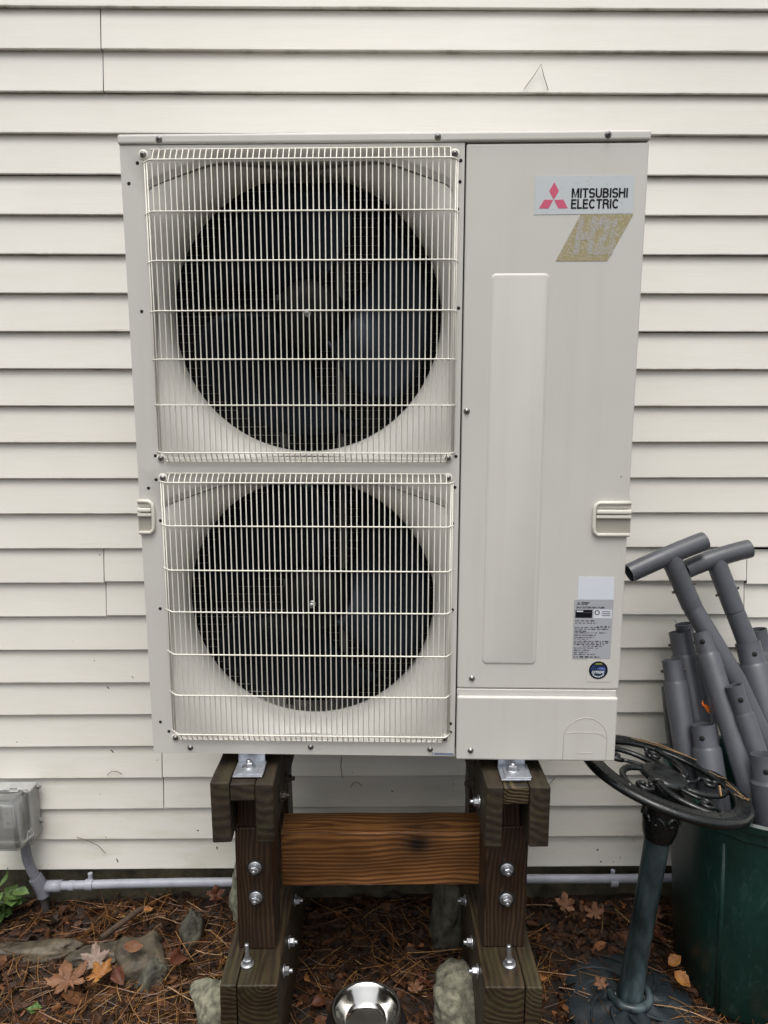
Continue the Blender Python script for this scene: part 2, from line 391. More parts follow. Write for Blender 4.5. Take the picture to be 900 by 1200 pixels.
# ------------------------------------------------------------------ house wall with clapboard siding
E_ = .1016; WY = .518; Z0 = .77 + 1.7965
house = thing('house_wall', 'cream vinyl clapboard house wall above a low concrete foundation', 'wall', (0, WY, 0))
box('sheathing', -5.5, 5.5, .030, .25, .118, 5.2, m_inside, house, 0)
box('foundation', -5.5, 5.5, .026, .3, -.5, .122, m_found, house, .004, cuts=40, rough=.004)
def panel(x0, x1, zb, dz=0, dy=0):
    n = max(2, int((x1 - x0) / .11)); L = x1 - x0
    prof = []
    for k in range(2):
        z = k * E_
        prof += [(.0150, z + .0012), (.0012, z), (0, z + .0022), (.0037, z + .03), (.0077, z + .062), (.0133, z + E_ - .0025)]
    prof.append((.0150, 2 * E_))
    vv = []
    so = rnd.random() * 90
    for i in range(n + 1):
        x = L * i / n
        for (y, z) in prof:
            vv.append((x, y + .0012 * noise.noise(Vector((x * 2.3 + so, z * 9, so))), z + .0018 * noise.noise(Vector((x * .9 + so, so, 0)))))
    m_ = len(prof); ff = []
    for i in range(n):
        for j in range(m_ - 1):
            ff.append((i * m_ + j, (i + 1) * m_ + j, (i + 1) * m_ + j + 1, i * m_ + j + 1))
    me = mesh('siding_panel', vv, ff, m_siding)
    autosmooth(me, 30)
    o = link('siding_panel', me, house, (x0, dy, zb + dz))
    return o
joints = {0: [(-.724, 0)], 2: [(3.1, 0)], 14: [(-.803, .002), (1.068, -.009)], 20: [(-.665, .001)], 4: [(-2.1, 0), (2.2, 0)], 8: [(-1.7, 0)], 18: [(1.9, 0)], 10: [(2.7, 0)]}
for li in range(-26, 24, 2):
    zb = Z0 - E_ * (li + 2)
    js = joints.get(li, [((li * 1.37) % 3.0 + 1.45, 0), (-((li * 2.11) % 2.6 + 1.5), 0)])
    js = sorted(js)
    edges = [-5.5] + [j[0] for j in js] + [5.5]; dzs = [0] + [j[1] for j in js]
    for k in range(len(edges) - 1):
        panel(edges[k] + .0012, edges[k + 1] - .0012, zb, dzs[k], 0)

# conduit along the foundation
def wallpt(x, z, y=.495): return (x, y, z)
cd = thing('wall_conduit', 'grey plastic conduit running along the foundation under the siding', 'conduit', (0, 0, 0))
tube('pipe', [(-1.005 + .2 * i, .499 + .001 * math.sin(i), .087 + .0035 * min(i, 4) + .002 * math.sin(i * 1.3)) for i in range(17)], .0135, m_pvc, cd, 16)
v, f = tube_vf([(-1.035, .499, .086), (-.985, .499, .087)], .0175, 16); link('coupling', mesh('coupling', v, f, m_pvc, True), cd)
tube('coupling', [(-.962, .499, .0875), (-.945, .499, .0877)], .0155, m_pvc, cd, 16)
for x in (-.90, .72):
    tube('clamp', [(x - .011, .499, .0905), (x + .011, .499, .0905)], .0165, m_pvc, cd, 16)
    tube('clamp_ear', [(x, .509, .105), (x, .509, .122)], .007, m_pvc, cd, 8)
# weatherproof outlet box
ob = thing('outlet_box', 'grey weatherproof outlet box with clear bubble cover low on the siding', 'outlet box', (-1.105, .505, .345))
bm_ = box_mesh((.115, .055, .165), m_boxgrey, .006); link('back_box', bm_, ob, (.01, -.018, .0))
link('face_plate', box_mesh((.075, .008, .125), M('outlet_face', (.30, .30, .30), .5, var=.25, vs_=25), .003), ob, (-.002, -.050, 0))
link('receptacle', box_mesh((.036, .008, .07), M('receptacle_white', (.5, .5, .5), .4), .003), ob, (.004, -.0565, .005))
for zz in (.02, -.012): link('socket_slot', box_mesh((.012, .003, .008), m_boxgrey, 0), ob, (.004, -.0612, zz))
def bubble():
    bm = bmesh.new(); bmesh.ops.create_cube(bm, size=1); bmesh.ops.scale(bm, vec=(.125, .055, .175), verts=bm.verts)
    for vt in bm.verts:
        if vt.co.y < 0: vt.co.x *= .86; vt.co.z *= .9
    bmesh.ops.delete(bm, geom=[fc for fc in bm.faces if fc.normal.y > .9], context='FACES')
    bmesh.ops.bevel(bm, geom=[e for e in bm.edges if len(e.link_faces) == 2], offset=.012, segments=3, affect='EDGES')
    me = bpy.data.meshes.new('cover'); bm.to_mesh(me); bm.free(); me.materials.append(m_clear)
    return autosmooth(me, 50)
cv = link('cover', bubble(), ob, (-.002, -.078, 0)); md = cv.modifiers.new('s', 'SOLIDIFY'); md.thickness = .002
tube('cover_rim', [(-.062, -.052, -.086), (.06, -.052, -.086), (.06, -.052, .086), (-.062, -.052, .086), (-.062, -.052, -.086)], .004, m_clear, ob, 6)
for xx in (-.035, .03):
    tube('hinge', [(xx - .012, -.062, .094), (xx + .012, -.062, .094)], .006, m_clear, ob, 8)
link('latch', box_mesh((.012, .02, .022), m_clear, .002), ob, (.066, -.062, -.045))
for zz in (.072, -.04):
    v, f = lathe_vf([(0, .004), (.009, .004), (.009, 0)], 14)
    t = link('mounting_ear', mesh('mounting_ear', v, f, m_boxgrey), ob, (.073, -.004, zz), (R(90), 0, 0))
    link('ear_screw', lathe_mesh('ear_screw', [(0, .003), (.004, .002), (.004, 0)], m_screw, 10), t, (0, 0, .004))
rc = thing('riser_conduit', 'dark grey curved conduit dropping from the outlet box to the foundation', 'conduit', (-1.082, .488, .27))
tube('pipe', [(0, 0, .0), (0, 0, -.04), (.004, .0, -.085), (.012, .002, -.12), (.024, .005, -.155)], .0145, m_pvcd, rc, 16)
tube('elbow', [(.021, .004, -.148), (.03, .006, -.168), (.036, .008, -.19), (.040, .009, -.215)], [.02, .021, .02, .019], m_pvcd, rc, 16)
tube('stub', [(.039, .009, -.205), (.043, .012, -.29)], .012, M('stub_dark', (.05, .045, .04), .7), rc, 12)

# ------------------------------------------------------------------ heat pump
hp = thing('heat_pump', 'large cream two-fan outdoor heat pump unit on a timber stand', 'heat pump', (0, 0, .77), (.0065, 0, -.0345))
W2, DP, HB, SX = .525, .33, 1.306, .1648
# casing
box('side_panel', -W2, -W2 + .012, .012, DP, .004, HB, m_cream, hp, .002)
box('side_panel', W2 - .012, W2, .012, DP, .004, HB, m_cream, hp, .002)
box('bottom_pan', -W2 + .013, W2 - .013, .02, DP - .002, -.002, .02, m_cream, hp, .002)
box('partition', SX - .004, SX + .004, .012, DP - .05, .02, HB - .002, m_inside, hp, 0)
box('back_panel', SX + .01, W2 - .013, DP - .012, DP - .002, .022, HB - .002, m_cream, hp, .001)
box('lid', -W2 - .003, W2 + .002, -.004, DP + .004, HB + .001, HB + .0205, m_cream, hp, .005, seg=3)
# coil behind the fans
box('coil', -W2 + .014, SX - .006, DP - .05, DP - .02, .022, HB - .002, m_coil, hp, 0)
vv, ff = [], []
for k in range(62):
    z = .035 + .0205 * k
    tube_vf([(-W2 + .02, DP - .053, z), (SX - .01, DP - .053, z)], .0011, 4, False, vv, ff)
tag(link('coil_rod', mesh('coil_rod', vv, ff, m_coilt), hp), kind='stuff')
box('divider_plate', -W2 + .013, SX - .005, .07, DP - .055, .655, .659, m_inside, hp, 0)
# fan panel with two shaped openings
CX = -.168
fans = [(.981, .309, -.302, .294), (.343, .296, -.305, .285)]
def opening(dz_t, dz_b, h=.3105, grow=0):
    t = dz_t + grow; b = dz_b - grow; h = h + grow
    pts = []
    def arc(cx, cz, r, a0, a1, n=5):
        for i in range(n + 1):
            a = R(a0 + (a1 - a0) * i / n); pts.append((cx + r * math.cos(a), cz + r * math.sin(a)))
    arc(h - .02, b + .02, .02, -90, 0)
    pts.append((h, t - .055)); pts += [(h - .006, t - .047), (h - .06, t - .027), (h - .12, t - .006), (h - .15, t)]
    q = [(-x, z) for x, z in pts][::-1]
    return pts + q
def ray_poly(poly, a):
    dx, dz = math.cos(a), math.sin(a); best = None
    for i in range(len(poly)):
        x1, z1 = poly[i]; x2, z2 = poly[(i + 1) % len(poly)]
        ex, ez = x2 - x1, z2 - z1; den = dx * ez - dz * ex
        if abs(den) < 1e-12: continue
        t = (x1 * ez - z1 * ex) / den; s = (x1 * dz - z1 * dx) / den
        if t > 0 and -1e-6 <= s <= 1 + 1e-6 and (best is None or t < best): best = t
    return best
NS = 144
def dep(zr, t):
    q = max(0, min(1, (zr - (t - .10)) / .04)); return .001 + .0065 * q * q * (3 - 2 * q)
def angs(poly):
    return [2 * math.pi * i / NS for i in range(NS)]
vv, ff = [], []
def addring(pts, y):
    b = len(vv); vv.extend([(x, y, z) for x, z in pts]); return b
def strip(b0, b1, n):
    for i in range(n):
        j = (i + 1) % n; ff.append((b0 + i, b1 + i, b1 + j, b0 + j))
zsplit = .6615
for (cz, t, b, FR), (za, zb) in zip(fans, ((zsplit, HB), (.004, zsplit))):
    poly = opening(t, b); A = angs(poly)
    inner = [(CX + math.cos(a) * ray_poly(poly, a), cz + math.sin(a) * ray_poly(poly, a)) for a in A]
    rect = [(SX - .0015 - CX, za - cz), (SX - .0015 - CX, zb - cz), (-W2 - CX, zb - cz), (-W2 - CX, za - cz)]
    outer = [(CX + math.cos(a) * ray_poly(rect, a), cz + math.sin(a) * ray_poly(rect, a)) for a in A]
    # snap nearest samples to the rectangle's corners
    for cxn, czn in rect:
        k = min(range(NS), key=lambda i: (outer[i][0] - CX - cxn) ** 2 + (outer[i][1] - cz - czn) ** 2); outer[k] = (CX + cxn, cz + czn)
    bo = addring(outer, 0); bi = addring(inner, 0)
    strip(bo, bi, NS)
    # folded-in edge
    p2 = opening(t - .002, b + .002, .3095)
    i2 = [(CX + math.cos(a) * ray_poly(p2, a), cz + math.sin(a) * ray_poly(p2, a)) for a in A]
    b2 = len(vv); vv.extend([(x, .17 * dep(z - cz, t), z) for x, z in i2]); strip(bi, b2, NS)
    p3 = opening(t - .014, b + .003, .3085)
    i3 = [(CX + math.cos(a) * ray_poly(p3, a), cz + math.sin(a) * ray_poly(p3, a)) for a in A]
    b3 = len(vv); vv.extend([(x, dep(z - cz, t), z) for x, z in i3]); strip(b2, b3, NS)
    b4 = addring(i3, .03); strip(b3, b4, NS)
# left side return
b = len(vv); vv += [(-W2, 0, .004), (-W2, 0, HB), (-W2 + .0, .013, HB), (-W2, .013, .004)]; ff.append((b, b + 1, b + 2, b + 3))
fp = mesh('fan_panel', vv, ff, m_cream); autosmooth(fp, 40)
fan_panel = link('fan_panel', fp, hp)
box('panel_edge', -W2 + .0006, -W2 + .02, .0006, .02, .0035, .0042, m_cream, fan_panel, 0)
def bellmouth(cz, t, b, FR):
    poly = opening(t - .0160, b + .003, .3085); vv.clear(); ff.clear()
    A = angs(poly); rings = 18; prev = None
    TH, RHO = .074, .092
    for k in range(rings + 1):
        u_ = k / rings; pts = []; yy = []
        for a in A:
            rb = ray_poly(poly, a); r = rb + (FR - rb) * (u_ ** .8); s = max(0, r - FR)
            y0 = dep(rb * math.sin(a), t) + .0004; yv = y0 + (0 if s >= RHO else (TH - y0) * (1 - math.sqrt(max(0, 1 - (1 - s / RHO) ** 2))))
            pts.append((r * math.cos(a), yv, r * math.sin(a)))
        bb = len(vv); vv.extend([(CX + x, y, cz + z) for x, y, z in pts])
        if prev is not None: strip(prev, bb, NS)
        prev = bb
    bb = len(vv); vv.extend([(CX + FR * math.cos(a), TH + .035, cz + FR * math.sin(a)) for a in A]); strip(prev, bb, NS)
    me = mesh('bellmouth', vv, ff, m_cream, True)
    return link('bellmouth', me, hp)
def blade_mesh():
    v, f = [], []; nr, na = 9, 18
    for i in range(nr + 1):
        s = i / nr; r = .07 + .197 * s
        a0 = -.15 - .55 * s ** 1.3; a1 = 1.25 + .30 * s - .5 * s ** 3
        for j in range(na + 1):
            u_ = j / na; a = a0 + (a1 - a0) * u_
            y = -.055 * (u_ - .5) * (1.25 - .5 * s) * 2 * .75 + .012 * math.sin(math.pi * u_)
            v.append((-r * math.cos(a), y, r * math.sin(a)))
    for i in range(nr):
        for j in range(na):
            q = i * (na + 1) + j; f.append((q, q + 1, q + na + 2, q + na + 1))
    return mesh('blade', v, f, m_fan, True)
BL = blade_mesh()
HUB = lathe_mesh('hub', [(0, .062), (.03, .06), (.05, .055), (.068, .042), (.075, .02), (.077, -.03), (0, -.032)], m_hub, 32)
SHAFT = lathe_mesh('shaft_nut', [(0, .075), (.006, .075), (.0065, .07), (.0065, .062), (.010, .061), (.010, .058)], m_zinc, 12)
SCREW = lathe_mesh('screw', [(0, .0050), (.0025, .0048), (.0042, .0035), (.0047, .0016), (.0064, .0012), (.0068, 0)], m_screw, 14)
SLOT = box_mesh((.0058, .0012, .0010), m_dark, 0)
def screw(x, z, y=0, parent=None):
    s = link('screw', SCREW, parent or hp, (x, y, z), (R(90), 0, 0))
    r_ = rnd.random() * 3
    for k in range(2): link('screw_slot', SLOT, s, (0, 0, .0049), (0, 0, r_ + k * math.pi / 2))
for (cz, t, b, FR), rot0 in zip(fans, (2.85, 2.6)):
    bellmouth(cz, t, b, FR)
    fa = link('fan', None, hp, (CX + .008, .105, cz + .004))
    for k in range(3): 
        bo = link('blade', BL, fa, (0, 0, 0), (0, rot0 + k * 2 * math.pi / 3, 0))
        md = bo.modifiers.new('s', 'SOLIDIFY'); md.thickness = .003
    link('hub', HUB, fa, (0, 0, 0), (R(90), 0, 0)); link('shaft_nut', SHAFT, fa, (0, 0, 0), (R(90), 0, 0))
    link('motor', lathe_mesh('motor', [(0, .0), (.06, .0), (.065, -.01), (.065, -.09), (0, -.09)], m_fan, 24), fa, (0, .035, 0), (R(90), 0, 0))
    box('motor_bracket', CX - .075, CX - .052, .155, .16, cz - .29, cz + .29, m_motor, hp, .001)
    box('motor_bracket', CX + .058, CX + .081, .155, .16, cz - .29, cz + .29, m_motor, hp, .001)
# wire guards
XL, XR = -.459, .139
def guard(hz, ztop, zbot):
    gd = link('fan_guard', None, hp)
    vy, hy = -.0205, -.0238
    path = [(0, -.0035, ztop), (0, -.0075, ztop - .0035), (0, vy + .004, hz[0] + .006), (0, vy, hz[0] - .001), (0, vy, hz[-1] + .001), (0, vy + .004, hz[-1] - .004), (0, -.0075, zbot + .0035), (0, -.0035, zbot)]
    v, f = tube_vf(path, .0013, 6); wm = mesh('vertical_wire', v, f, m_wire, True)
    n = 51
    for i in range(n):
        x = XL + .004 + (XR - XL - .008) * i / (n - 1)
        link('vertical_wire', wm, gd, (x + rnd.uniform(-.0003, .0003), 0, 0))
    v, f = tube_vf([(0, 0, hz[0] - .002), (0, 0, hz[-1] + .002)], .00145, 6); ws = mesh('side_wire', v, f, m_wire, True)
    for x, y in ((XL - .0085, -.0135), (XL - .0155, -.0065), (XR + .0065, -.0135), (XR + .0105, -.0075)):
        link('vertical_wire', ws, gd, (x, y, 0))
    v, f = tube_vf([(XL - .0215, .0015, 0), (XL - .018, -.003, 0), (XL - .001, hy + .002, 0), (XL + .005, hy, 0), (XR - .003, hy, 0), (XR + .002, hy + .002, 0), (XR + .011, -.006, 0), (XR + .0135, .001, 0)], .00165, 6)
    hm = mesh('horizontal_wire', v, f, m_wire, True)
    for i, z in enumerate(hz): link('horizontal_wire', hm, gd, (0, 0, z))
    v, f = tube_vf([(XL - .003, -.004, 0), (XR - .004, -.004, 0)], .0017, 6); em = mesh('edge_wire', v, f, m_wire, True)
    link('horizontal_wire', em, gd, (0, 0, ztop)); link('horizontal_wire', em, gd, (0, 0, zbot))
    return gd
g1 = guard([1.2725, 1.1756, 1.0815, .9836, .8869, .7934, .6942], 1.2965, .6744)
g2 = guard([.6312, .5377, .4404, .3469, .2495, .1541, .0608], .6488, .0395)
TAB = lathe_mesh('guard_tab', [(0, .0016), (.0090, .0016), (.0098, .0008), (.0098, 0)], m_wire, 18)
for gd, pts in ((g1, [(-.4777, 1.2885), (.1437, 1.2855), (-.4728, .6807), (.1389, .6821)]), (g2, [(-.4713, .6384), (.1395, .6402), (-.4723, .0421), (.1404, .0477)])):
    for x, z in pts:
        link('guard_tab', TAB, gd, (x, 0, z), (R(90), 0, 0)); screw(x, z, -.0016, hp)
# little holes in the fan panel
HOLE = lathe_mesh('pin_hole', [(0, .0006), (.0034, .0006), (.0036, 0)], m_dark, 10)
for x, z in [(-.4905, 1.2731), (-.51, 1.2346), (.1557, 1.2732), (.1547, 1.2334), (-.4854, .6861), (-.4863, .6347), (-.5039, .6162), (-.4873, .0565), (-.5058, .0792), (.1533, .0829), (.1536, .0623), (.156, .99), (-.498, .985), (.1555, .686), (.1545, .62), (-.4925, .347), (.1535, .349), (.1508, 1.182), (.1505, .542), (-.4815, .545)]:
    link('pin_hole', HOLE, fan_panel, (x, 0, z), (R(90), 0, 0))
# service panel, with pressed field
def plate(name, x0, x1, z0, z1, y, mat, parent, rad=.006, dep=.014):
    """sheet-metal panel: flat face with rounded right edge and a returned rim"""
    return box(name, x0, x1, y, y + dep, z0, z1, mat, parent, rad, seg=3)
sp = plate('service_panel', SX + .0015, W2, .1675, HB - .0015, 0, m_cream, hp, .004)
def field(x0, x1, z0, z1, w, h, y):
    """raised soft-edged pressing"""
    pts = []
    def rr(g_, n=6, r=.012):
        o = []
        for cx, cz, a0 in ((x1 - r, z1 - r, 0), (x0 + r, z1 - r, 90), (x0 + r, z0 + r, 180), (x1 - r, z0 + r, 270)):
            for i in range(n + 1):
                a = R(a0 + 90 * i / n); o.append((cx + (r - g_) * math.cos(a), cz + (r - g_) * math.sin(a)))
        return o
    vv, ff = [], []; prev = None
    for g_, yy in ((0, y + .0005), (w * .35, y - h * .35), (w * .7, y - h * .85), (w, y - h)):
        p = rr(g_); b = len(vv); vv += [(a, yy, c) for a, c in p]; n = len(p)
        if prev is not None:
            for i in range(n): ff.append((prev + i, b + i, b + (i + 1) % n, prev + (i + 1) % n))
        prev = b
    ff.append(tuple(prev + i for i in reversed(range(n))))
    return vv, ff
vv_, ff_ = field(.2195, .3405, .224, 1.0585, .006, .0022, 0)
fm = mesh('pressed_field', vv_, ff_, m_cream); autosmooth(fm, 60); 
bm = bmesh.new(); bm.from_mesh(fm); bmesh.ops.recalc_face_normals(bm, faces=bm.faces); bm.to_mesh(fm); bm.free()
link('pressed_field', fm, sp, tuple(-c for c in sp.location))
# lower valve cover
vcv = box('valve_cover', SX + .0015, W2 - .003, -.010, .014, .0005, .152, m_cream, hp, .0045, seg=3)
box('valve_cover_flange', SX + .0015, W2 - .006, -.0015, .014, .1522, .1662, m_cream, hp, .001)
def arc_line(name, pts, parent, r=.0007, mat=None):
    v, f = tube_vf([(x, 0, z) for x, z in pts], r, 4); return link(name, mesh(name, v, f, mat or m_embl), parent, (0, -.0102, 0))
m_embl = M('knockout_line', (.42, .40, .36), .6)
arch = [(.4055, .001)] + [(.4535 + .048 * math.cos(R(a)), .058 + .047 * math.sin(R(a))) for a in range(180, -1, -12)] + [(.5015, .001)]
arc_line('knockout_line', arch, hp); arc_line('knockout_line', [(.412, .068), (.43, .0705), (.475, .0705), (.488, .067), (.5, .058)], hp); arc_line('knockout_line', [(.436, .022), (.47, .022)], hp)
# lid, panel screws
for x, z in [(-.4434, 1.316), (.1096, 1.316), (.442, 1.3175)]: screw(x, z, -.004)
for x, z in [(.1767, .7806), (.1991, .1909), (-.4401, .0175), (-.1639, .0225), (.1079, .0203)]: screw(x, z, 0)
screw(.1986, .0236, -.010)
# carrying handles
def handle(xa, xb, side):
    h = link('handle', None, hp)
    z0, z1 = .517, .588
    mid = (xa + xb) / 2
    pth = [(xb, -.004, z0 + .002), (xa + .010, -.004, z0 + .002), (xa + .003, -.004, z0 + .009), (xa + .002, -.004, z0 + .02), (xa + .002, -.004, z1 - .014), (xa + .004, -.004, z1 - .005), (xa + .011, -.004, z1), (xb, -.004, z1)]
    if side < 0: pth = [(2 * mid - p[0], p[1], p[2]) for p in pth]
    v, f = tube_vf(pth, .0042, 8); link('rim', mesh('rim', v, f, m_handle, True), h)
    lo, hi = (xa + .006, xb + .002) if side > 0 else (xa - .002, xb - .006)
    box('upper_plate', lo, hi, -.003, .006, .576, .586, m_handle, h, .001)
    box('grip', lo, hi, -.0085, .002, .564, .5735, m_handle, h, .003)
    box('grip', lo, hi, -.0070, .002, .5545, .562, m_handle, h, .002)
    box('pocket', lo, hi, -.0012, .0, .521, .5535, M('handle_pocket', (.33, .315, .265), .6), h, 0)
    return h
handle(.4495, .5275, 1); handle(-.5275, -.4935, -1)
# service port cap sticking out on the right side
tube('service_cap', [(W2, .2, .760), (W2 + .012, .2, .760)], .009, m_white, hp, 12)

# stickers and lettering
def poly_part(name, pts, y, mat, parent, thick=.0005):
    n = len(pts); v = [(x, y, z) for x, z in pts] + [(x, y - thick, z) for x, z in pts]
    f = [tuple(range(n)), tuple(n + i for i in reversed(range(n)))] + [(i, n + i, n + (i + 1) % n, (i + 1) % n) for i in range(n)]
    me = mesh(name, v, f, mat); bm = bmesh.new(); bm.from_mesh(me); bmesh.ops.recalc_face_normals(bm, faces=bm.faces); bm.to_mesh(me); bm.free()
    return link(name, me, parent)
def lettering(txt, x0, x1, z0, z1, y, mat, parent, bold=.0, shear=0, name='lettering', thick=0):
    cu = bpy.data.curves.new('t', 'FONT'); cu.body = txt; cu.offset = bold; cu.shear = shear; cu.extrude = 0
    to = bpy.data.objects.new('t', cu); COL.objects.link(to)
    dg = bpy.context.evaluated_depsgraph_get(); me = bpy.data.meshes.new_from_object(to.evaluated_get(dg))
    bpy.data.objects.remove(to)
    X = [v.co.x for v in me.vertices]; Y = [v.co.y for v in me.vertices]
    ax, bx, ay, by = min(X), max(X), min(Y), max(Y)
    for v in me.vertices:
        v.co = Vector((x0 + (v.co.x - ax) / (bx - ax) * (x1 - x0), y, z0 + (v.co.y - ay) / (by - ay) * (z1 - z0)))
    if thick:
        n = len(me.vertices); V = [v.co.copy() for v in me.vertices]; F = [tuple(p.vertices) for p in me.polygons]; v2, f2 = [], []
        for k, (ox, oz) in enumerate(((0, 0), (thick, 0), (-thick, 0), (0, thick), (0, -thick))):
            v2 += [c + Vector((ox, -.00002 * k, oz)) for c in V]; f2 += [tuple(i + n * k for i in q) for q in F]
        me = mesh(name, v2, f2)
    me.materials.clear(); me.materials.append(mat); me.name = name
    return link(name, me, parent)
def arcp(cx, cz, rx, rz, a0, a1, n=10): return [(cx + rx * math.cos(R(a0 + (a1 - a0) * i / n)), cz + rz * math.sin(R(a0 + (a1 - a0) * i / n))) for i in range(n + 1)]
GLY = {  # grotesque capitals: (width, strokes), cap height 1
    'M': (.80, [[(.09, 0), (.09, 1)], [(.13, 1), (.40, .06), (.67, 1)], [(.71, 0), (.71, 1)]]),
    'I': (.20, [[(.10, 0), (.10, 1)]]),
    'T': (.62, [[(.0, .925), (.62, .925)], [(.31, 0), (.31, .9)]]),
    'S': (.62, [arcp(.31, .72, .235, .215, 20, 180, 9) + arcp(.31, .60, .235, .10, 180, 250, 4) + arcp(.31, .40, .235, .10, 70, 0, 4) + arcp(.31, .28, .235, .215, 0, -160, 9)]),
    'U': (.68, [[(.09, 1), (.09, .34)] + arcp(.34, .34, .25, .265, 180, 360, 12) + [(.59, 1)]]),
    'B': (.66, [[(.09, 0), (.09, 1)], [(.09, .925), (.34, .925)] + arcp(.34, .74, .20, .185, 90, -90, 8) + [(.09, .545)], [(.34, .545)] + arcp(.34, .31, .23, .235, 90, -90, 8) + [(.09, .075)]]),
    'H': (.70, [[(.09, 0), (.09, 1)], [(.61, 0), (.61, 1)], [(.09, .53), (.61, .53)]]),
    'E': (.58, [[(.09, 0), (.09, 1)], [(.09, .925), (.57, .925)], [(.09, .53), (.53, .53)], [(.09, .075), (.58, .075)]]),
    'L': (.53, [[(.09, 0), (.09, 1)], [(.09, .075), (.53, .075)]]),
    'C': (.70, [arcp(.36, .5, .27, .425, 38, 322, 20)]),
    'R': (.68, [[(.09, 0), (.09, 1)], [(.09, .925), (.36, .925)] + arcp(.36, .725, .22, .20, 90, -90, 8) + [(.09, .525)], [(.38, .525), (.55, .42), (.58, .2), (.61, 0)]]),
}
def block_letters(txt, x0, x1, z0, z1, y, mat, parent, w=.175, gap=.07):
    tot = sum(GLY[c][0] for c in txt) + gap * (len(txt) - 1); kx = (x1 - x0) / tot; kz = z1 - z0; v, f = [], []; pen = 0; lay = 0
    for c in txt:
        for st_ in GLY[c][1]:
            P = [Vector((pen + a, b_, 0)) for a, b_ in st_]; b0 = len(v); lay += 1
            for i in range(len(P)):
                t0 = (P[i] - P[i - 1]).normalized() if i else (P[1] - P[0]).normalized()
                t1 = (P[i + 1] - P[i]).normalized() if i < len(P) - 1 else t0
                t = (t0 + t1).normalized(); m_ = min(1.6, 1 / max(.4, t.dot(t0)))
                n_ = Vector((-t.y, t.x, 0)) * w * .5 * m_
                for q in (P[i] + n_, P[i] - n_): v.append((x0 + q.x * kx, y - .00002 * (lay % 5), z0 + max(0, min(1, q.y)) * kz))
            f += [(b0 + 2 * i, b0 + 2 * i + 1, b0 + 2 * i + 3, b0 + 2 * i + 2) for i in range(len(P) - 1)]
        pen += GLY[c][0] + gap
    return link('lettering', mesh('lettering', v, f, mat), parent)
lg = poly_part('brand_sticker', [(.3035, 1.1705), (.4995, 1.1715), (.5, 1.2435), (.3035, 1.2425)], -.0002, m_label, hp)
lg['label'] = 'scuffed pale grey maker sticker with red diamonds'
s_ = .0190; cx, cz = .3415, 1.1985
for rh in ([(0, 0), (-.5, .866), (0, 1.732), (.5, .866)], [(-.06, -.03), (-1, 0), (-1.5, -.866), (-.5, -.866)], [(.06, -.03), (.5, -.866), (1.5, -.866), (1, 0)]):
    poly_part('diamond', [(cx + a * s_, cz + b_ * s_) for a, b_ in rh], -.0009, m_red, lg, .0002)
block_letters('MITSUBISHI', .3765, .4875, 1.2015, 1.2195, -.0012, m_ink, lg)
block_letters('ELECTRIC', .376, .4705, 1.1810, 1.1990, -.0012, m_ink, lg)
gs = poly_part('worn_sticker', [(.3497, 1.0812), (.4530, 1.0812), (.5003, 1.1700), (.3960, 1.1700)], -.0002, m_gold, hp)
gs['label'] = 'weathered gold parallelogram sticker with silver print'
lettering('H2i', .386, .468, 1.095, 1.165, -.0009, m_lilac, gs, .02, .2, thick=.002)
wl = poly_part('blank_label', [(.4249, .3745), (.5024, .3745), (.5019, .4255), (.4249, .4255)], -.0002, m_white, hp); wl['label'] = 'blank white paper label'
sl = poly_part('data_plate', [(.4192, .2393), (.5021, .2393), (.5027, .3740), (.4182, .3738)], -.0002, m_spec, hp); sl['label'] = 'silver data plate with rows of small print'
dx_, dz_, ss = .4275, .3655, .0026
for rh in ([(0, 0), (-.5, .866), (0, 1.732), (.5, .866)], [(0, 0), (-1, 0), (-1.5, -.866), (-.5, -.866)], [(0, 0), (.5, -.866), (1.5, -.866), (1, 0)]):
    poly_part('diamond', [(dx_ + a * ss, dz_ + b_ * ss) for a, b_ in rh], -.0009, m_ink, sl, .0002)
block_letters('MITSUBISHI', .4335, .4505, .3662, .3692, -.0010, m_ink, sl, .2)
block_letters('ELECTRIC', .4335, .4475, .3625, .3655, -.0010, m_ink, sl, .2)
lettering('SPLIT-SYSTEM HEAT PUMP', .4232, .484, .3548, .3590, -.0010, m_ink, sl, .02)
poly_part('dark_print_block', [(.4215, .3335), (.458, .3335), (.458, .3515), (.4215, .3515)], -.0009, m_ink, sl, .0002)
poly_part('print_line', [(.424, .3468), (.438, .3468), (.438, .3498), (.424, .3498)], -.0013, m_white, sl, .0001)
poly_part('print_line', [(.4395, .3450), (.4565, .3450), (.4565, .3458), (.4395, .3458)], -.0013, m_greyink, sl, .0001)
poly_part('approval_panel', [(.461, .3325), (.5005, .3325), (.5005, .3525), (.461, .3525)], -.0009, m_white, sl, .0001)
link('approval_mark', lathe_mesh('approval_mark', [(.0035, 0), (.0058, 0)], m_greyink, 18), sl, (.4685, -.0012, .3455), (R(90), 0, 0))
def dash_rows(rows):
    for z, x0, x1, h in rows:
        x = x0
        while x < x1:
            w = rnd.uniform(.002, .009); w = min(w, x1 - x)
            poly_part('print_line', [(x, z), (x + w, z), (x + w, z + h), (x, z + h)], -.0009, m_greyink if rnd.random() < .6 else m_ink, sl, .0001)
            x += w + rnd.uniform(.0008, .004)
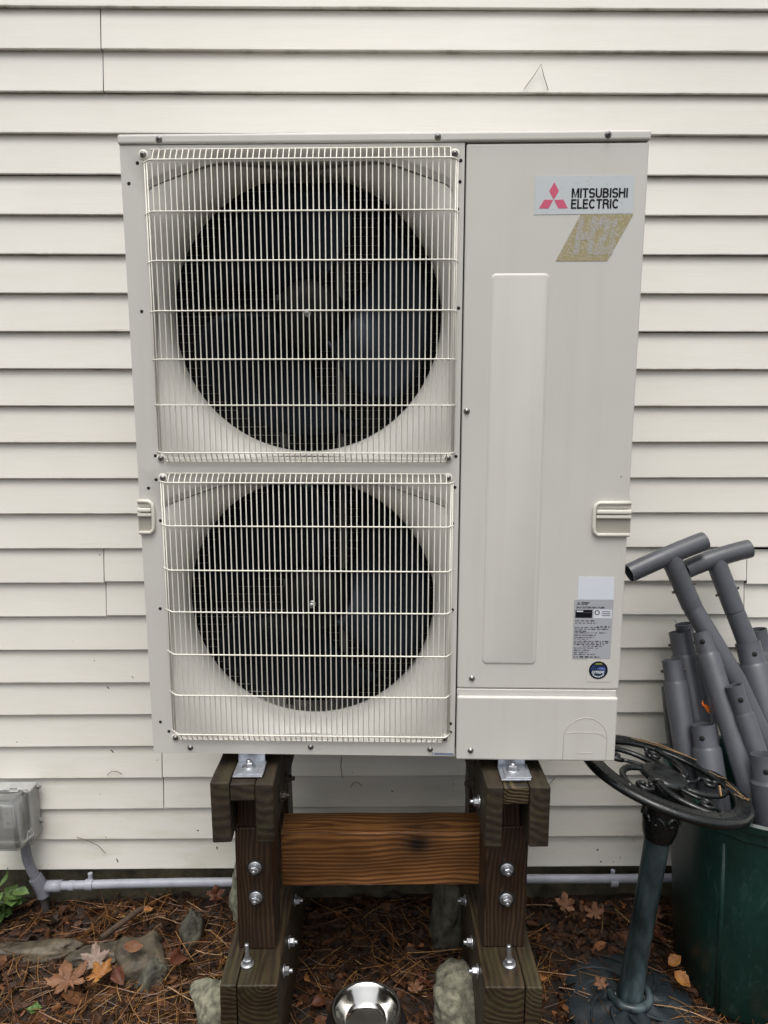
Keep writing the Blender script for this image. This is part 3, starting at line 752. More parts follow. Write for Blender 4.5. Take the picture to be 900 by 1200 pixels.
dash_rows([(.3255, .4215, .466, .0022), (.3205, .4215, .470, .0018), (.3135, .469, .498, .0017), (.3105, .4215, .497, .002), (.3068, .4215, .495, .0018), (.3022, .4215, .448, .0018), (.2984, .4215, .492, .0018), (.2930, .4215, .468, .0019), (.2880, .4215, .464, .0018), (.2842, .4215, .452, .0016),
           (.2790, .4215, .499, .0018), (.2752, .4215, .497, .0018), (.2715, .4215, .488, .0018), (.2676, .442, .484, .0017), (.2635, .4215, .474, .0016), (.2585, .4215, .455, .0018), (.2535, .4215, .452, .0018), (.2490, .4215, .468, .0018), (.2425, .4215, .478, .0026)])
for zz in (.347, .3425, .338): poly_part('print_line', [(.4785, zz), (.4975, zz), (.4975, zz + .0016), (.4785, zz + .0016)], -.0012, m_greyink, sl, .0001)
bs = poly_part('badge_paper', [(.4525, .186), (.5045, .186), (.5045, .2375), (.4525, .2375)], -.0002, m_cream, hp); bs['label'] = 'square sticker with a round dark blue badge'
bcx, bcz = .4775, .2132
link('badge_disc', lathe_mesh('badge_disc', [(0, .0006), (.0206, .0006), (.0208, 0)], m_ink, 40, smooth=False), bs, (bcx, -.0007, bcz), (R(90), 0, 0))
link('badge_field', lathe_mesh('badge_field', [(0, .0004), (.0176, .0004), (.0177, 0)], m_badge, 36, smooth=False), bs, (bcx, -.0013, bcz), (R(90), 0, 0))
poly_part('badge_swoosh', [(bcx - .004, bcz + .004), (bcx + .006, bcz + .0075), (bcx + .014, bcz + .006), (bcx + .0135, bcz + .001), (bcx + .004, bcz + .0015)], -.0018, m_badge_b, bs, .0001)
poly_part('badge_swoosh', [(bcx - .009, bcz + .0135), (bcx + .009, bcz + .0135), (bcx + .006, bcz + .0165), (bcx - .006, bcz + .0165)], -.0018, m_badge_g, bs, .0001)
lettering('EXTREME', bcx - .0145, bcx + .0135, bcz - .0075, bcz - .001, -.0020, m_badge_w, bs, .03, .2)
for a0 in range(225, 316, 18):
    a = R(a0); poly_part('badge_mark', [(bcx + math.cos(a) * r + math.sin(a) * w, bcz + math.sin(a) * r - math.cos(a) * w) for r, w in ((.0135, -.0016), (.0165, -.0016), (.0165, .0016), (.0135, .0016))], -.0019, m_badge_w, bs, .0001)
poly_part('small_label', [(.112, .0075), (.161, .0065), (.161, .0115), (.112, .0125)], -.0002, m_bluelab, hp)
poly_part('print_line', [(.114, .0086), (.118, .0085), (.118, .0112), (.114, .0113)], -.0009, m_white, hp, .0001)

# ------------------------------------------------------------------ timber stand
st = thing('timber_stand', 'dark wet timber stand of bolted posts and beam under the heat pump', 'stand', (0, 0, 0))
def plank(name, x0, x1, y0, y1, z0, z1, mat, bev=.003, label=None):
    """board whose grain runs along its longest side"""
    sx, sy, sz = x1 - x0, y1 - y0, z1 - z0; c = ((x0 + x1) / 2, (y0 + y1) / 2, (z0 + z1) / 2)
    if sx >= sy and sx >= sz: size, rot = (sx, sy, sz), (0, 0, 0)
    elif sy >= sz: size, rot = (sy, sx, sz), (0, 0, R(90))
    else: size, rot = (sz, sy, sx), (0, R(90), 0)
    me = box_mesh(size, mat, bev, 2, .002, int(size[0] / .02), name)
    o = link(name, me, st, c, rot)
    if label: o['label'] = label
    return o
plank('cross_beam', -.251, .256, .10, .19, .374, .517, m_beam, .003, 'orange-brown wet cross beam with a dark knot')
for s, (a, b_, c_, d_), yf, (pa, pb) in ((-1, (-.381, -.3372, -.2828, -.2415), -.058, (-.342, -.2565)), (1, (.226, .265, .3208, .3664), -.080, (.2405, .3400))):
    plank('side_plank', a, b_ - .001, yf, .44, .597, .740, m_cap)
    plank('side_plank', c_ + .001, d_, yf - .001, .44, .597, .7395, m_cap)
    plank('top_plank', b_, c_, yf + .001, .44, .698, .7385, m_capb if s > 0 else m_cap)
    for yy in (0, .30):
        plank('post', pa, pb, yy, yy + .10, .2825, .5955, m_post)
        plank('post_tenon', b_ + .002, c_ - .002, yy + .002, yy + .098, .5958, .697, m_post)
    x0, x1 = (-.366, -.236) if s < 0 else (.2265, .3555)
    xm = x0 + .038 if s < 0 else x1 - .038
    yb = -.110 if s < 0 else -.1205
    plank('base_timber', x0, xm - .0008, yb, .46, .142, .2816, m_base); plank('base_timber', xm + .0008, x1, yb - .001, .46, .142, .2810, m_base)
    plank('base_timber', x0 + .002, x1 - .002, yb + .006, .46, -.03, .1405, m_base)
WASH = lathe_mesh('washer', [(0, .003), (.0145, .003), (.0155, .0018), (.0155, 0)], m_zinc, 22)
NUT = lathe_mesh('nut', [(0, .0125), (.0085, .0125), (.0105, .0108), (.0105, .003), (.0105, 0)], m_zinc, 6, smooth=False)
STUD = lathe_mesh('stud', [(0, .022), (.0045, .022), (.0053, .020), (.0053, 0)], m_zinc, 12)
STUDL = lathe_mesh('stud', [(0, .052), (.0045, .052), (.0053, .050), (.0053, 0)], m_zinc, 12)
RECESS = lathe_mesh('counterbore', [(0, .0008), (.0195, .0008), (.0205, 0)], m_dark, 24)
m_rustb = M('dull_old_bolt', (.05, .04, .032), .6, metal=.4, var=.4, vs_=90)
def rusty(me):
    c = me.copy(); c.materials.clear(); c.materials.append(m_rustb); return c
WASHR, NUTR, STUDR = rusty(WASH), rusty(NUT), rusty(STUD)
def bolt(loc, rot, long=False, counter=False, mat=1):
    b = link('bolt', WASH if mat else WASHR, st, loc, rot)
    link('nut', NUT if mat else NUTR, b, (0, 0, .002), (0, 0, rnd.random())); link('stud', (STUDL if long else STUD) if mat else STUDR, b)
    if counter: link('counterbore', RECESS, b, (0, 0, -.0002))
FRONT = (R(90), 0, 0)
for x, z in ((-.2975, .4962), (-.2977, .4189), (.2912, .4879), (.2913, .4103)): bolt((x, -.0015, z), FRONT, False, True)
bolt((-.3136, -.0476, .2822), (0, 0, 0), True); bolt((.2935, -.0533, .2822), (R(4), R(-4), 0), True)
for y, z in ((-.045, .235), (.06, .225), (.2, .235)):
    bolt((-.2352, y + .03, z), (0, R(90), 0)); bolt((.2257, y + .025, z), (0, R(-90), 0))
for y, z, q in ((.015, .650, 1), (.12, .70, 0), (.12, .635, 0), (.22, .67, 0)):
    bolt((-.2407, y + .03, z), (0, R(90), 0), mat=0); bolt((.2252, y, z), (0, R(-90), 0), mat=q)
for x, z in ((-.2405, .40), (.2405, .41)): pass
def bracket(cx, y0):
    b = link('mounting_bracket', None, st, (cx, y0, .7415)); b['label'] = 'galvanised angle bracket under the unit'
    link('plate', box_mesh((.066, .062, .004), m_galv, .001), b, (0, .031, .002))
    link('plate', box_mesh((.058, .060, .003), m_galv, .001), b, (.006, .034, .0056))
    link('upstand', box_mesh((.062, .004, .028), m_galv, .001), b, (0, .0645, .0135))
    link('nut', NUT, b, (-.002, .036, .0072), (0, 0, .4)); link('washer', WASH, b, (-.002, .036, .0068))
    link('stud', lathe_mesh('stud', [(0, .017), (.005, .017), (.005, 0)], m_zinc, 12), b, (-.002, .036, .007))
bracket(-.302, -.038); bracket(.2955, -.058)

# ------------------------------------------------------------------ stones
def stone(label, x, y, z, sx, sy, sz, mat, seed, rot=(0, 0, 0), cat='stone', rough=.35, flat=.5, name='stone'):
    bm = bmesh.new(); bmesh.ops.create_icosphere(bm, subdivisions=4, radius=1)
    pr = random.Random(seed); cuts_ = []
    for _ in range(11):
        n_ = Vector((pr.gauss(0, 1), pr.gauss(0, 1), pr.gauss(0, 1))).normalized(); cuts_.append((n_, pr.uniform(.60, .86)))
    for vt in bm.verts:
        for n_, d_ in cuts_:
            e_ = vt.co.dot(n_) - d_
            if e_ > 0: vt.co -= n_ * e_ * .93
        c = vt.co.copy(); n1 = noise.fractal(c * 1.3 + Vector((seed, 0, 0)), 1, 2, 4)
        q = max(abs(c.x), abs(c.y), abs(c.z)); c = c.lerp(c / q * .82, flat * .5) * 1.12
        c *= 1 + rough * n1 * .7 + .05 * noise.fractal(vt.co * 4 + Vector((seed, 9, 0)), 1, 2, 4) + .02 * noise.noise(vt.co * 9 + Vector((seed, 3, 0)))
        vt.co = Vector((c.x * sx, c.y * sy, c.z * sz))
    me = bpy.data.meshes.new('stone'); bm.to_mesh(me); bm.free(); me.materials.append(mat)
    me.polygons.foreach_set('use_smooth', [True] * len(me.polygons))
    return tag(link(name, me, None, (x, y, z), rot), label, cat)
stone('flat grey-brown rubble stone with a brown leaf lying on it', -.675, .295, .002, .072, .085, .042, m_slate, 3, (R(6), 0, .25), flat=.75)
stone('mossy grey stone chunk at the front of the flat rubble', -.635, .235, -.006, .045, .045, .048, m_stone, 9, (0, .2, .5), flat=.65)
stone('small upright dark stone near the left stand foot', -.56, .385, .012, .033, .045, .065, m_stone, 14, (0, .15, .2))
stone('pale rounded stone beside the left base timber', -.425, .10, .03, .058, .075, .075, m_stone2, 21, (0, 0, .4), flat=.35)
stone('thin broken stone slab half buried under brown needles', -.80, .305, .012, .085, .04, .022, m_slate, 28, (0, 0, .1), flat=.8)
stone('long dark stone edging buried in needles at the far left', -1.02, .325, .004, .16, .035, .024, m_slate, 33, (0, 0, .02), flat=.8)
stone('large leaning mossy stone slab behind the right stand foot', .205, .375, .09, .055, .06, .155, m_stone, 41, (R(-8), .12, .1), flat=.5)
stone('pale lichen-covered stone beside the right base timber', .195, .09, .03, .072, .085, .085, m_stone2, 47, (0, 0, 0), flat=.35)
stone('grey stone against the foundation behind the left stand foot', -.42, .47, .06, .04, .05, .12, m_stone2, 52, (0, 0, 0), flat=.6)
# stick
stk = tube('stick', [(-.80, .315, .055), (-.765, .36, .06), (-.735, .405, .062), (-.715, .435, .06)], [.009, .0085, .0095, .006], m_bark, None, 8)
tag(stk, 'short dark brown broken stick lying across the rubble', 'stick')

# ------------------------------------------------------------------ dog bowl
bw = thing('dog_bowl', 'shiny stainless steel dog bowl in a black rubber ring on the ground', 'bowl', (-.041, .055, .012))
prof = [(.0, .010), (.045, .010), (.052, .013), (.058, .022), (.066, .034), (.074, .045), (.079, .054), (.084, .0565), (.0875, .0555), (.089, .052), (.0875, .050), (.083, .052), (.078, .048), (.070, .034), (.060, .016), (.055, .006), (0, .006)]
link('bowl', lathe_mesh('bowl', prof, m_steel, 64), bw)
link('rubber_ring', lathe_mesh('rubber_ring', [(.062, 0), (.098, 0), (.103, .006), (.100, .016), (.092, .030), (.0875, .038), (.084, .040), (.076, .030)], m_rubber, 48), bw)

# ------------------------------------------------------------------ pedestal table
pt = thing('pedestal_table', 'black cast iron pedestal with tilted openwork round top beside green bin', 'pedestal', (.650, .135, 0))
base_prof = [(0.168, -.01), (.172, 0), (.168, .004), (.155, .011), (.13, .016), (.10, .019), (.075, .021), (.058, .022), (.030, .022)]
v, f = lathe_vf(base_prof, 72)
v = [(x * (1 + .03 * math.sin(6 * math.atan2(y, x))), y * (1 + .03 * math.sin(6 * math.atan2(y, x))), z + .006 * math.sin(9 * math.atan2(y, x) + 22 * math.hypot(x, y)) * min(1, max(0, z) / .03)) for x, y, z in v]
link('base', mesh('base', v, f, m_ironb, True), pt)
for k in range(9):
    a0 = k * 2 * math.pi / 9 + .2
    pth = []
    for i in range(8):
        t = i / 7; r = .066 + .095 * t; a = a0 + .9 * t
        z = .020 - .016 * max(0, (t - .15)) ** 1.4
        pth.append((r * math.cos(a), r * math.sin(a), z + .004))
    tube('base_ridge', pth, [.005 - .003 * i / 7 for i in range(8)], m_ironb, pt, 6)
pts = []
for i in range(22):
    a = R(-195 + 245 * i / 21); pts.append((.050 * math.cos(a), .050 * math.sin(a), .030))
tube('collar_ring', pts, [.006] + [.0105] * 20 + [.006], m_verd, pt, 8)
ctop = Vector((.047, -.030, .615)); cbot = Vector((0, 0, .016))
pth = [cbot.lerp(ctop, i / 12) for i in range(13)]
rad = [.035, .031, .030, .0295, .029, .029, .029, .0295, .030, .0305, .031, .033, .036]
tube('column', pth, rad, m_verd, pt, 28)
cl = [cbot.lerp(ctop, t) for t in (.80, .83, .86, .90, .94, .98, 1.0)]
tube('column_capital', cl, [.036, .041, .0435, .043, .042, .044, .045], m_iron, pt, 24)
for k in range(8):
    a = k * math.pi / 4 + .2; c0 = cbot.lerp(ctop, .9)
    o_ = Vector((math.cos(a), math.sin(a), 0)) * .043; tt = Vector((-math.sin(a), math.cos(a), 0))
    pth = []
    for i in range(12):
        an = i * .55; rr = .016 * (1 - i / 14); pth.append(c0 + o_ * 1.02 + tt * rr * math.cos(an) + Vector((0, 0, 1)) * rr * math.sin(an))
    tube('capital_scroll', pth, .0035, m_iron, pt, 6)
DC = Vector((.690, .10, .664)) - Vector((.650, .135, 0))
top = link('table_top', None, pt, DC, (R(-2), R(14.5), 0))
rimp = [(.163, -.004), (.161, .004), (.166, .0075), (.172, .003), (.186, .002), (.193, .006), (.201, .006), (.206, -.001), (.204, -.011), (.195, -.013), (.174, -.008)]
link('top_rim', lathe_mesh('top_rim', rimp, m_iron, 72, True), top)
link('centre_boss', lathe_mesh('centre_boss', [(0, .012), (.03, .0115), (.050, .008), (.060, .0), (.058, -.008), (0, -.010)], m_iron, 40), top)
def ribbon(name, pts, ws, parent, h=.007):
    """flattened cast scroll: an oval-section bar along a curve in the plane of the top"""
    v, f = [], []; n = 8
    P = [Vector((x, y, 0)) for x, y in pts]
    for i in range(len(P)):
        t = (P[min(i + 1, len(P) - 1)] - P[max(i - 1, 0)]).normalized(); s = Vector((-t.y, t.x, 0))
        for k in range(n):
            a = 2 * math.pi * k / n; v.append(P[i] + s * ws[i] * math.cos(a) + Vector((0, 0, h * math.sin(a))))
    for i in range(len(P) - 1):
        for k in range(n): f.append((i * n + k, i * n + (k + 1) % n, (i + 1) * n + (k + 1) % n, (i + 1) * n + k))
    f.append(tuple(reversed(range(n)))); f.append(tuple((len(P) - 1) * n + k for k in range(n)))
    return link(name, mesh(name, v, f, m_iron, True), parent)
for k in range(5):
    a0 = k * math.pi * .4 + .35
    # sweeping arm
    pts = [((.055 + .114 * t) * math.cos(a0 + 1.0 * t ** 1.2), (.055 + .114 * t) * math.sin(a0 + 1.0 * t ** 1.2)) for t in [i / 12 for i in range(13)]]
    ribbon('arm', pts, [.011 - .004 * i / 12 for i in range(13)], top)
    # scroll curling between arms
    ca = a0 + 1.05; cxx, cyy = .122 * math.cos(ca), .122 * math.sin(ca); pts = []
    for i in range(18):
        an = ca + 2.6 - i * .42; rr = .024 * (1 - i / 22); pts.append((cxx + rr * math.cos(an), cyy + rr * math.sin(an)))
    ribbon('scroll', pts, [.0045] * 14 + [.005, .006, .007, .007], top, .006)
    pts = [((.055 + .046 * t) * math.cos(ca - .2 + .3 * t), (.055 + .046 * t) * math.sin(ca - .2 + .3 * t)) for t in [i / 5 for i in range(6)]]
    ribbon('stem', pts, [.0055] * 6, top, .005)
    pts = [((.144 + .024 * t) * math.cos(ca + .1), (.144 + .024 * t) * math.sin(ca + .1)) for t in (0, .5, 1)]
    ribbon('stem', pts, [.006] * 3, top, .005)

# ------------------------------------------------------------------ green bin
bn = thing('storage_bin', 'dark green plastic bin holding grey steel pipes at the right', 'bin', (1.03, .235, 0))
def rrect(hx, hy, r, n=5):
    o = []
    for cx, cy, a0 in ((hx - r, hy - r, 0), (-hx + r, hy - r, 90), (-hx + r, -hy + r, 180), (hx - r, -hy + r, 270)):
        for i in range(n + 1):
            a = R(a0 + 90 * i / n); o.append((cx + r * math.cos(a), cy + r * math.sin(a)))
    return o
def loft(levels, mat, name, parent, smooth=40):
    v, f = [], []; prev = None
    for hx, hy, r, z in levels:
        p = rrect(hx, hy, r); b = len(v); v += [(x, y, z) for x, y in p]; n = len(p)
        if prev is not None:
            for i in range(n): f.append((prev + i, prev + (i + 1) % n, b + (i + 1) % n, b + i))
        prev = b
    me = mesh(name, v, f, mat); autosmooth(me, 30); return link(name, me, parent)
loft([(.0, .0, .0, .004), (.185, .175, .12, .0), (.192, .182, .125, .012), (.215, .205, .15, .30), (.234, .226, .17, .525), (.238, .230, .17, .530), (.239, .231, .17, .560), (.250, .242, .18, .563), (.252, .244, .18, .580), (.246, .238, .175, .585), (.236, .228, .17, .580), (.228, .220, .165, .5), (.205, .195, .14, .2), (.18, .17, .12, .016), (0, 0, 0, .016)], m_bin, 'body', bn)
# moulded ribs and handle notch
for ang, xx in ((0, -.02), (0, .13)):
    v, f = tube_vf([(xx, -.2285, .52), (xx * .9, -.206, .28), (xx * .82, -.1855, .02)], .007, 8); link('rib', mesh('rib', v, f, m_bin, True), bn)
a = R(222)
for rr, (dxx, dyy) in enumerate(((-.19, -.155),)):
    v, f = tube_vf([(dxx, dyy, .50), (dxx * .93, dyy * .93, .27), (dxx * .86, dyy * .86, .02)], .008, 8); link('rib', mesh('rib', v, f, m_bin, True), bn)
hdl = link('hand_hold', box_mesh((.075, .012, .028), m_dark, .004), bn, (-.205, -.12, .535), (0, 0, R(-58)))
tube('hand_hold_lip', [(-.2285, -.085, .518), (-.2075, -.1235, .513), (-.1805, -.158, .518)], .008, m_bin, bn, 8)

# ------------------------------------------------------------------ grey pipes in the bin
def hollow(name, path, r, parent, n=20, wall=.003, mat=None):
    """open-ended tube; path[0] is the visible open end"""
    v, f = tube_vf(path, r, n, False); rl = r if isinstance(r, (list, tuple)) else [r] * len(path)
    b = len(v)
    v2, f2 = tube_vf(path, [x - wall for x in rl], n, False)
    v += v2; f += [tuple(reversed([b + i for i in q])) for q in f2]
    for k in range(n): f.append((k, b + k, b + (k + 1) % n, (k + 1) % n))
    e = (len(path) - 1) * n
    for k in range(n): f.append((e + k, e + (k + 1) % n, b + e + (k + 1) % n, b + e + k))
    me = mesh(name, v, f, mat or m_pipe); autosmooth(me, 40); return link(name, me, parent)
def ext(p, q, z):   # continue the line p->q down to height z
    p, q = Vector(p), Vector(q); t = (z - p.z) / (q.z - p.z); return p + (q - p) * t
def hole_at(p, r, axis_pt, parent, rr=.007):
    d_ = (Vector((-.0115, -1.568, 1.5936)) - Vector(p)); ax = Vector(axis_pt).normalized()
    return p
def pipe(label, top, bot, r, neck=0, zend=.05, hole=None, pin=None):
    r *= 1.2
    top, bot = Vector(top), Vector(bot); end = ext(top, bot, zend); o = thing('steel_pipe', label, 'pipe', end, (0, 0, 0), 'grey steel pipes standing in the green bin')
    T = (end - top).normalized(); L = (end - top).length
    rel = lambda s: top + T * s - end
    if neck:
        path = [rel(0), rel(neck), rel(neck + .003), rel(neck + .009), rel(L)]; rad = [r * .87, r * .87, r * .9, r * 1.02, r]
    else: path = [rel(0), rel(L * .5), rel(L)]; rad = [r, r, r]
    hollow('tube', path, rad, o)
    front = Vector((-.35, -1, .0)); front = (front - T * front.dot(T)).normalized()
    side = T.cross(front).normalized()
    if hole:
        for s, an in hole:
            dr = front * math.cos(an) + side * math.sin(an); c = rel(s) + dr * (r * (.87 if neck and s < neck else 1) + .0003)
            h = link('drilled_hole', lathe_mesh('drilled_hole', [(0, .0006), (.0065, .0006), (.0068, -.002)], m_dark, 14), o, c); h.rotation_euler = dr.to_track_quat('Z', 'Y').to_euler()
    if pin:
        for s in pin:
            for sg in (-1, 1):
                p0 = rel(s) + side * sg * r * .85; tube('spring_pin', [p0, p0 + side * sg * (r * .15 + .002)], .004, m_rustb, o, 8)
    return o
pipe('wide grey pipe with a pin at the back left of the bundle', (.841, .42, .924), (.8899, .36, .6458), .030, .06, pin=[.035])
pipe('narrow grey pipe just peeping up behind the wide back-left pipe', (.8644, .455, .935), (.8994, .43, .7679), .020)
pipe('grey pipe with pins at the front left of the bin', (.797, .36, .864), (.8248, .30, .6384), .0255, .055, pin=[.03])
pipe('long slim grey pipe leaning across the middle of the bin', (.860, .33, .954), (.9495, .18, .5697), .0235, .055, .2, hole=[(.025, .2)])
pipe('thin grey pipe with a drilled hole right of the long slim pipe', (.9133, .24, .839), (.9693, .19, .6586), .0205, .07, .33, hole=[(.035, -.2)])
pipe('short wide grey pipe with a round hole behind the pedestal top', (.8503, .262, .7214), (.8682, .22, .5711), .030, .055, .25, hole=[(.03, .25)])
pipe('wide open grey pipe end at the right edge above the bin rim', (.958, .14, .700), (.968, .10, .5478), .036, .06, .3, hole=[(.035, .25)])
pipe('grey pipe at the far right behind the second crossbar pipe', (1.0765, .455, .918), (1.1215, .42, .6937), .026, .06, pin=[.03])
pipe('dark grey pipe half hidden behind the front-left pipe', (.832, .43, .755), (.845, .385, .5744), .024)
pipe('dark grey pipe deep behind the leaf in the middle of the bundle', (.905, .44, .86), (.93, .40, .60), .028, .05)
pipe('grey pipe between the crossbar stem and the thick sleeve pipe', (.975, .40, .835), (1.01, .35, .62), .027, .05, .2)
def tee(label, bar, stem, r):
    base = ext(stem[-2], stem[-1], .40); o = thing('tee_pipe', label, 'pipe', base, (0, 0, 0), 'grey pipes with crossbar tops')
    q = [Vector(p) - base for p in bar]
    # curved crossbar through three points
    A, B, C = q; crv = []
    for i in range(17):
        t = i / 16; crv.append(A * (1 - t) * (1 - 2 * t) + B * 4 * t * (1 - t) + C * t * (2 * t - 1))
    hollow('crossbar', crv[::-1], r * .95, o)
    q = [Vector(p) - base for p in stem]
    tube('stem', [q[0], q[1]], r * .98, m_pipe, o, 20)
    hollow('lower_stem', [q[1] + (q[1] - q[0]).normalized() * .0012, q[2], q[3], Vector((0, 0, 0))], [r * .94, r, r, r], o)
    T = (q[1] - q[0]).normalized(); sd = T.cross(Vector((0, -1, 0))).normalized(); c = q[0].lerp(q[1], .62)
    for sg in (-1, 1): tube('spring_pin', [c + sd * sg * r * .9, c + sd * sg * (r + .006)], .004, m_rustb, o, 8)
    e = crv[-3]
    return o
t1 = tee('grey pipe with the crossbar nearest the heat pump', [(.6662, .36, 1.1074), (.7819, .38, 1.1541), (.8811, .40, 1.1879)], [(.7828, .38, 1.148), (.8432, .36, 1.0142), (.9448, .30, .8332), (1.0312, .24, .6318)], .0272)
t2 = tee('grey pipe with a crossbar, second from the heat pump', [(.8436, .42, 1.1017), (.9293, .43, 1.1327), (1.0276, .44, 1.1575)], [(.9302, .43, 1.127), (.9807, .40, .9895), (1.0162, .38, .8976), (1.0652, .31, .6695)], .0272)
pipe('thick grey sleeve pipe holding the second crossbar stem', (1.014, .382, .905), (1.0652, .31, .6695), .0315, .055, .25, hole=[(.03, -.25)])

# ------------------------------------------------------------------ fallen leaves, needles, litter
def star_leaf(size, lobes=5, seed=0, curl=.25):
    rr = random.Random(seed); rim = []
    n = 60
    for i in range(n):
        a = 2 * math.pi * i / n - math.pi / 2
        ph = ((a + math.pi / 2) / (2 * math.pi)) * (lobes + 1)
        d_ = abs(ph - round(ph)); l = .50 + .50 * max(0, 1 - d_ * 2.0) ** .75
        if abs(((a + math.pi / 2 + math.pi) % (2 * math.pi)) - math.pi) < .25: l = .15
        l *= (1 + .08 * math.sin(ph * 2 * math.pi * 4 + seed) + rr.uniform(-.06, .06)) * (1.0 if abs(ph - 3) < .5 else .93 if abs(ph - 3) < 1.5 else .68)
        rim.append((l * math.cos(a), l * math.sin(a)))
    v = [(0, 0, 0)]; f = []
    for k in (.33, .66, 1.0):
        for x, y in rim:
            px, py = x * k, y * k
            z = curl * ((px * .8) ** 2 + (py * .6) ** 2) + .12 * curl * math.sin(px * 6 + seed) + .26 * noise.noise(Vector((px * 2.2, py * 2.2, seed * 1.7))) + .14 * noise.noise(Vector((px * 5.5, py * 5.5, seed)))
            v.append((px, py, z))
    for i in range(n): f.append((0, 1 + i, 1 + (i + 1) % n))
    for k in range(2):
        for i in range(n):
            a_, b_ = 1 + k * n + i, 1 + k * n + (i + 1) % n; f.append((a_, a_ + n, b_ + n, b_))
    return [(x * size, y * size, z * size) for x, y, z in v], f
def oval_leaf(size, seed, curl=.5, w=.42):
    rr = random.Random(seed); v, f = [], []; n = 10
    for i in range(n + 1):
        t = i / n; hw = w * math.sin(math.pi * (t ** .85)) * (1 + rr.uniform(-.1, .1)) + .01
        for s in (-1, -.5, 0, .5, 1): v.append(((t - .5) * 1.2, s * hw, curl * (s * hw) ** 2 * 2 + .1 * math.sin(t * 5 + seed) + curl * .3 * (t - .5) ** 2 + .03 * abs(s)))
    for i in range(n):
        for j in range(4): q = i * 5 + j; f.append((q, q + 1, q + 6, q + 5))
    return [(a * size, b * size, c * size) for a, b, c in v], f
def leaf(label, kind, mat, size, x, y, rz, tilt=(0, 0), dz=.012, seed=1, curl=.3):
    size *= .74
    v, f = star_leaf(size, 5, seed, curl) if kind == 's' else oval_leaf(size, seed, curl)
    o = link('fallen_leaf', mesh('fallen_leaf', v, f, mat, True), None, (x, y, gz(x, y) + dz), (tilt[0], tilt[1], rz))
    md = o.modifiers.new('s', 'SOLIDIFY'); md.thickness = .0006
    return tag(o, label, 'leaf', 'fallen leaves')
leaf('large curled orange-tan maple leaf in the bottom left corner', 's', m_leaf_tan, .088, -.845, .195, .5, (R(10), R(-4)), .035, 3, .35)
leaf('yellow-orange maple leaf overlapping the large tan leaf', 's', m_leaf_or, .070, -.765, .195, -.6, (R(14), R(-14)), .045, 5, .3)
leaf('pale pinkish maple leaf standing behind the large tan leaf', 's', m_leaf_pale, .062, -.795, .255, .2, (R(42), 0), .05, 8, .3)
leaf('brown oval leaf lying on the flat rubble stone', 'o', m_leaf_tan, .062, -.69, .265, .15, (R(8), R(6)), .075, 2, .4)
leaf('russet folded leaf between the rubble and the left stand foot', 'o', m_leaf_red, .075, -.565, .245, 1.2, (R(20), R(25)), .045, 4, .9)
leaf('reddish brown curled leaf just right of the orange leaf', 'o', m_leaf_red, .06, -.71, .205, -.9, (R(25), R(20)), .04, 6, 1.0)
leaf('small orange leaf at the tip of the broken stick', 'o', m_leaf_or, .032, -.70, .43, .3, (R(20), 0), .05, 7, .6)
leaf('upright rust-coloured leaf against the foundation beside the left post', 's', m_leaf_red, .045, -.505, .465, .2, (R(60), 0), .06, 9, .5)
leaf('tan maple leaf under the conduit right of the right post', 's', m_leaf_tan, .055, .565, .462, .2, (R(35), R(8)), .035, 11, .35)
leaf('brown maple leaf next to the tan one, nearer the pedestal', 's', m_leaf_tan, .05, .645, .44, -.4, (R(22), R(-6)), .02, 12, .35)
leaf('tan leaf on the ground between the pedestal and the bin', 's', m_leaf_tan, .05, .83, .43, .5, (R(30), 0), .025, 13, .4)
leaf('russet leaf below the tan one between pedestal and bin', 's', m_leaf_red, .055, .81, .34, 1.2, (R(24), R(10)), .03, 14, .5)
leaf('orange curled leaf at the foot of the bin', 'o', m_leaf_or, .055, .795, .155, -.9, (R(20), R(20)), .05, 15, .9)
leaf('yellow-orange leaf beside the pedestal base near the bin', 'o', m_leaf_or, .05, .80, .215, .4, (R(15), R(-15)), .05, 16, .8)
leaf('brown leaf resting on the iron pedestal base', 's', m_leaf_tan, .035, .575, .135, .3, (R(10), R(-14)), .058, 17, .4)
leaf('small yellow-tan leaf beside the right base timber', 'o', m_leaf_or, .032, .425, .165, 1.3, (R(25), R(10)), .05, 18, .9)
leaf('small orange leaf caught against the left base timber', 'o', m_leaf_or, .035, -.205, .20, 1.1, (R(50), R(20)), .04, 19, .7)
leaf('small rust leaf standing under the left end of the beam', 'o', m_leaf_red, .035, -.18, .46, 1.5, (R(40), R(30)), .03, 20, .6)
leaf('crumpled tan leaf right of the dog bowl', 's', m_leaf_tan, .04, .09, .16, .9, (R(10), R(10)), .015, 22, .6)
leaf('brown leaf scrap near the right lichen-covered stone', 's', m_leaf_red, .045, .12, .20, 2.2, (R(14), R(-10)), .016, 23, .6)
leaf('russet leaf left of the dog bowl', 'o', m_leaf_red, .05, -.165, .13, .4, (R(12), R(15)), .02, 24, .7)
o = leaf('bright orange leaf caught between the grey pipes', 's', m_leaf_vor, .034, 0, 0, .8, (R(40), R(10)), 0, 25, .4); o.location = (.869, .285, .752)

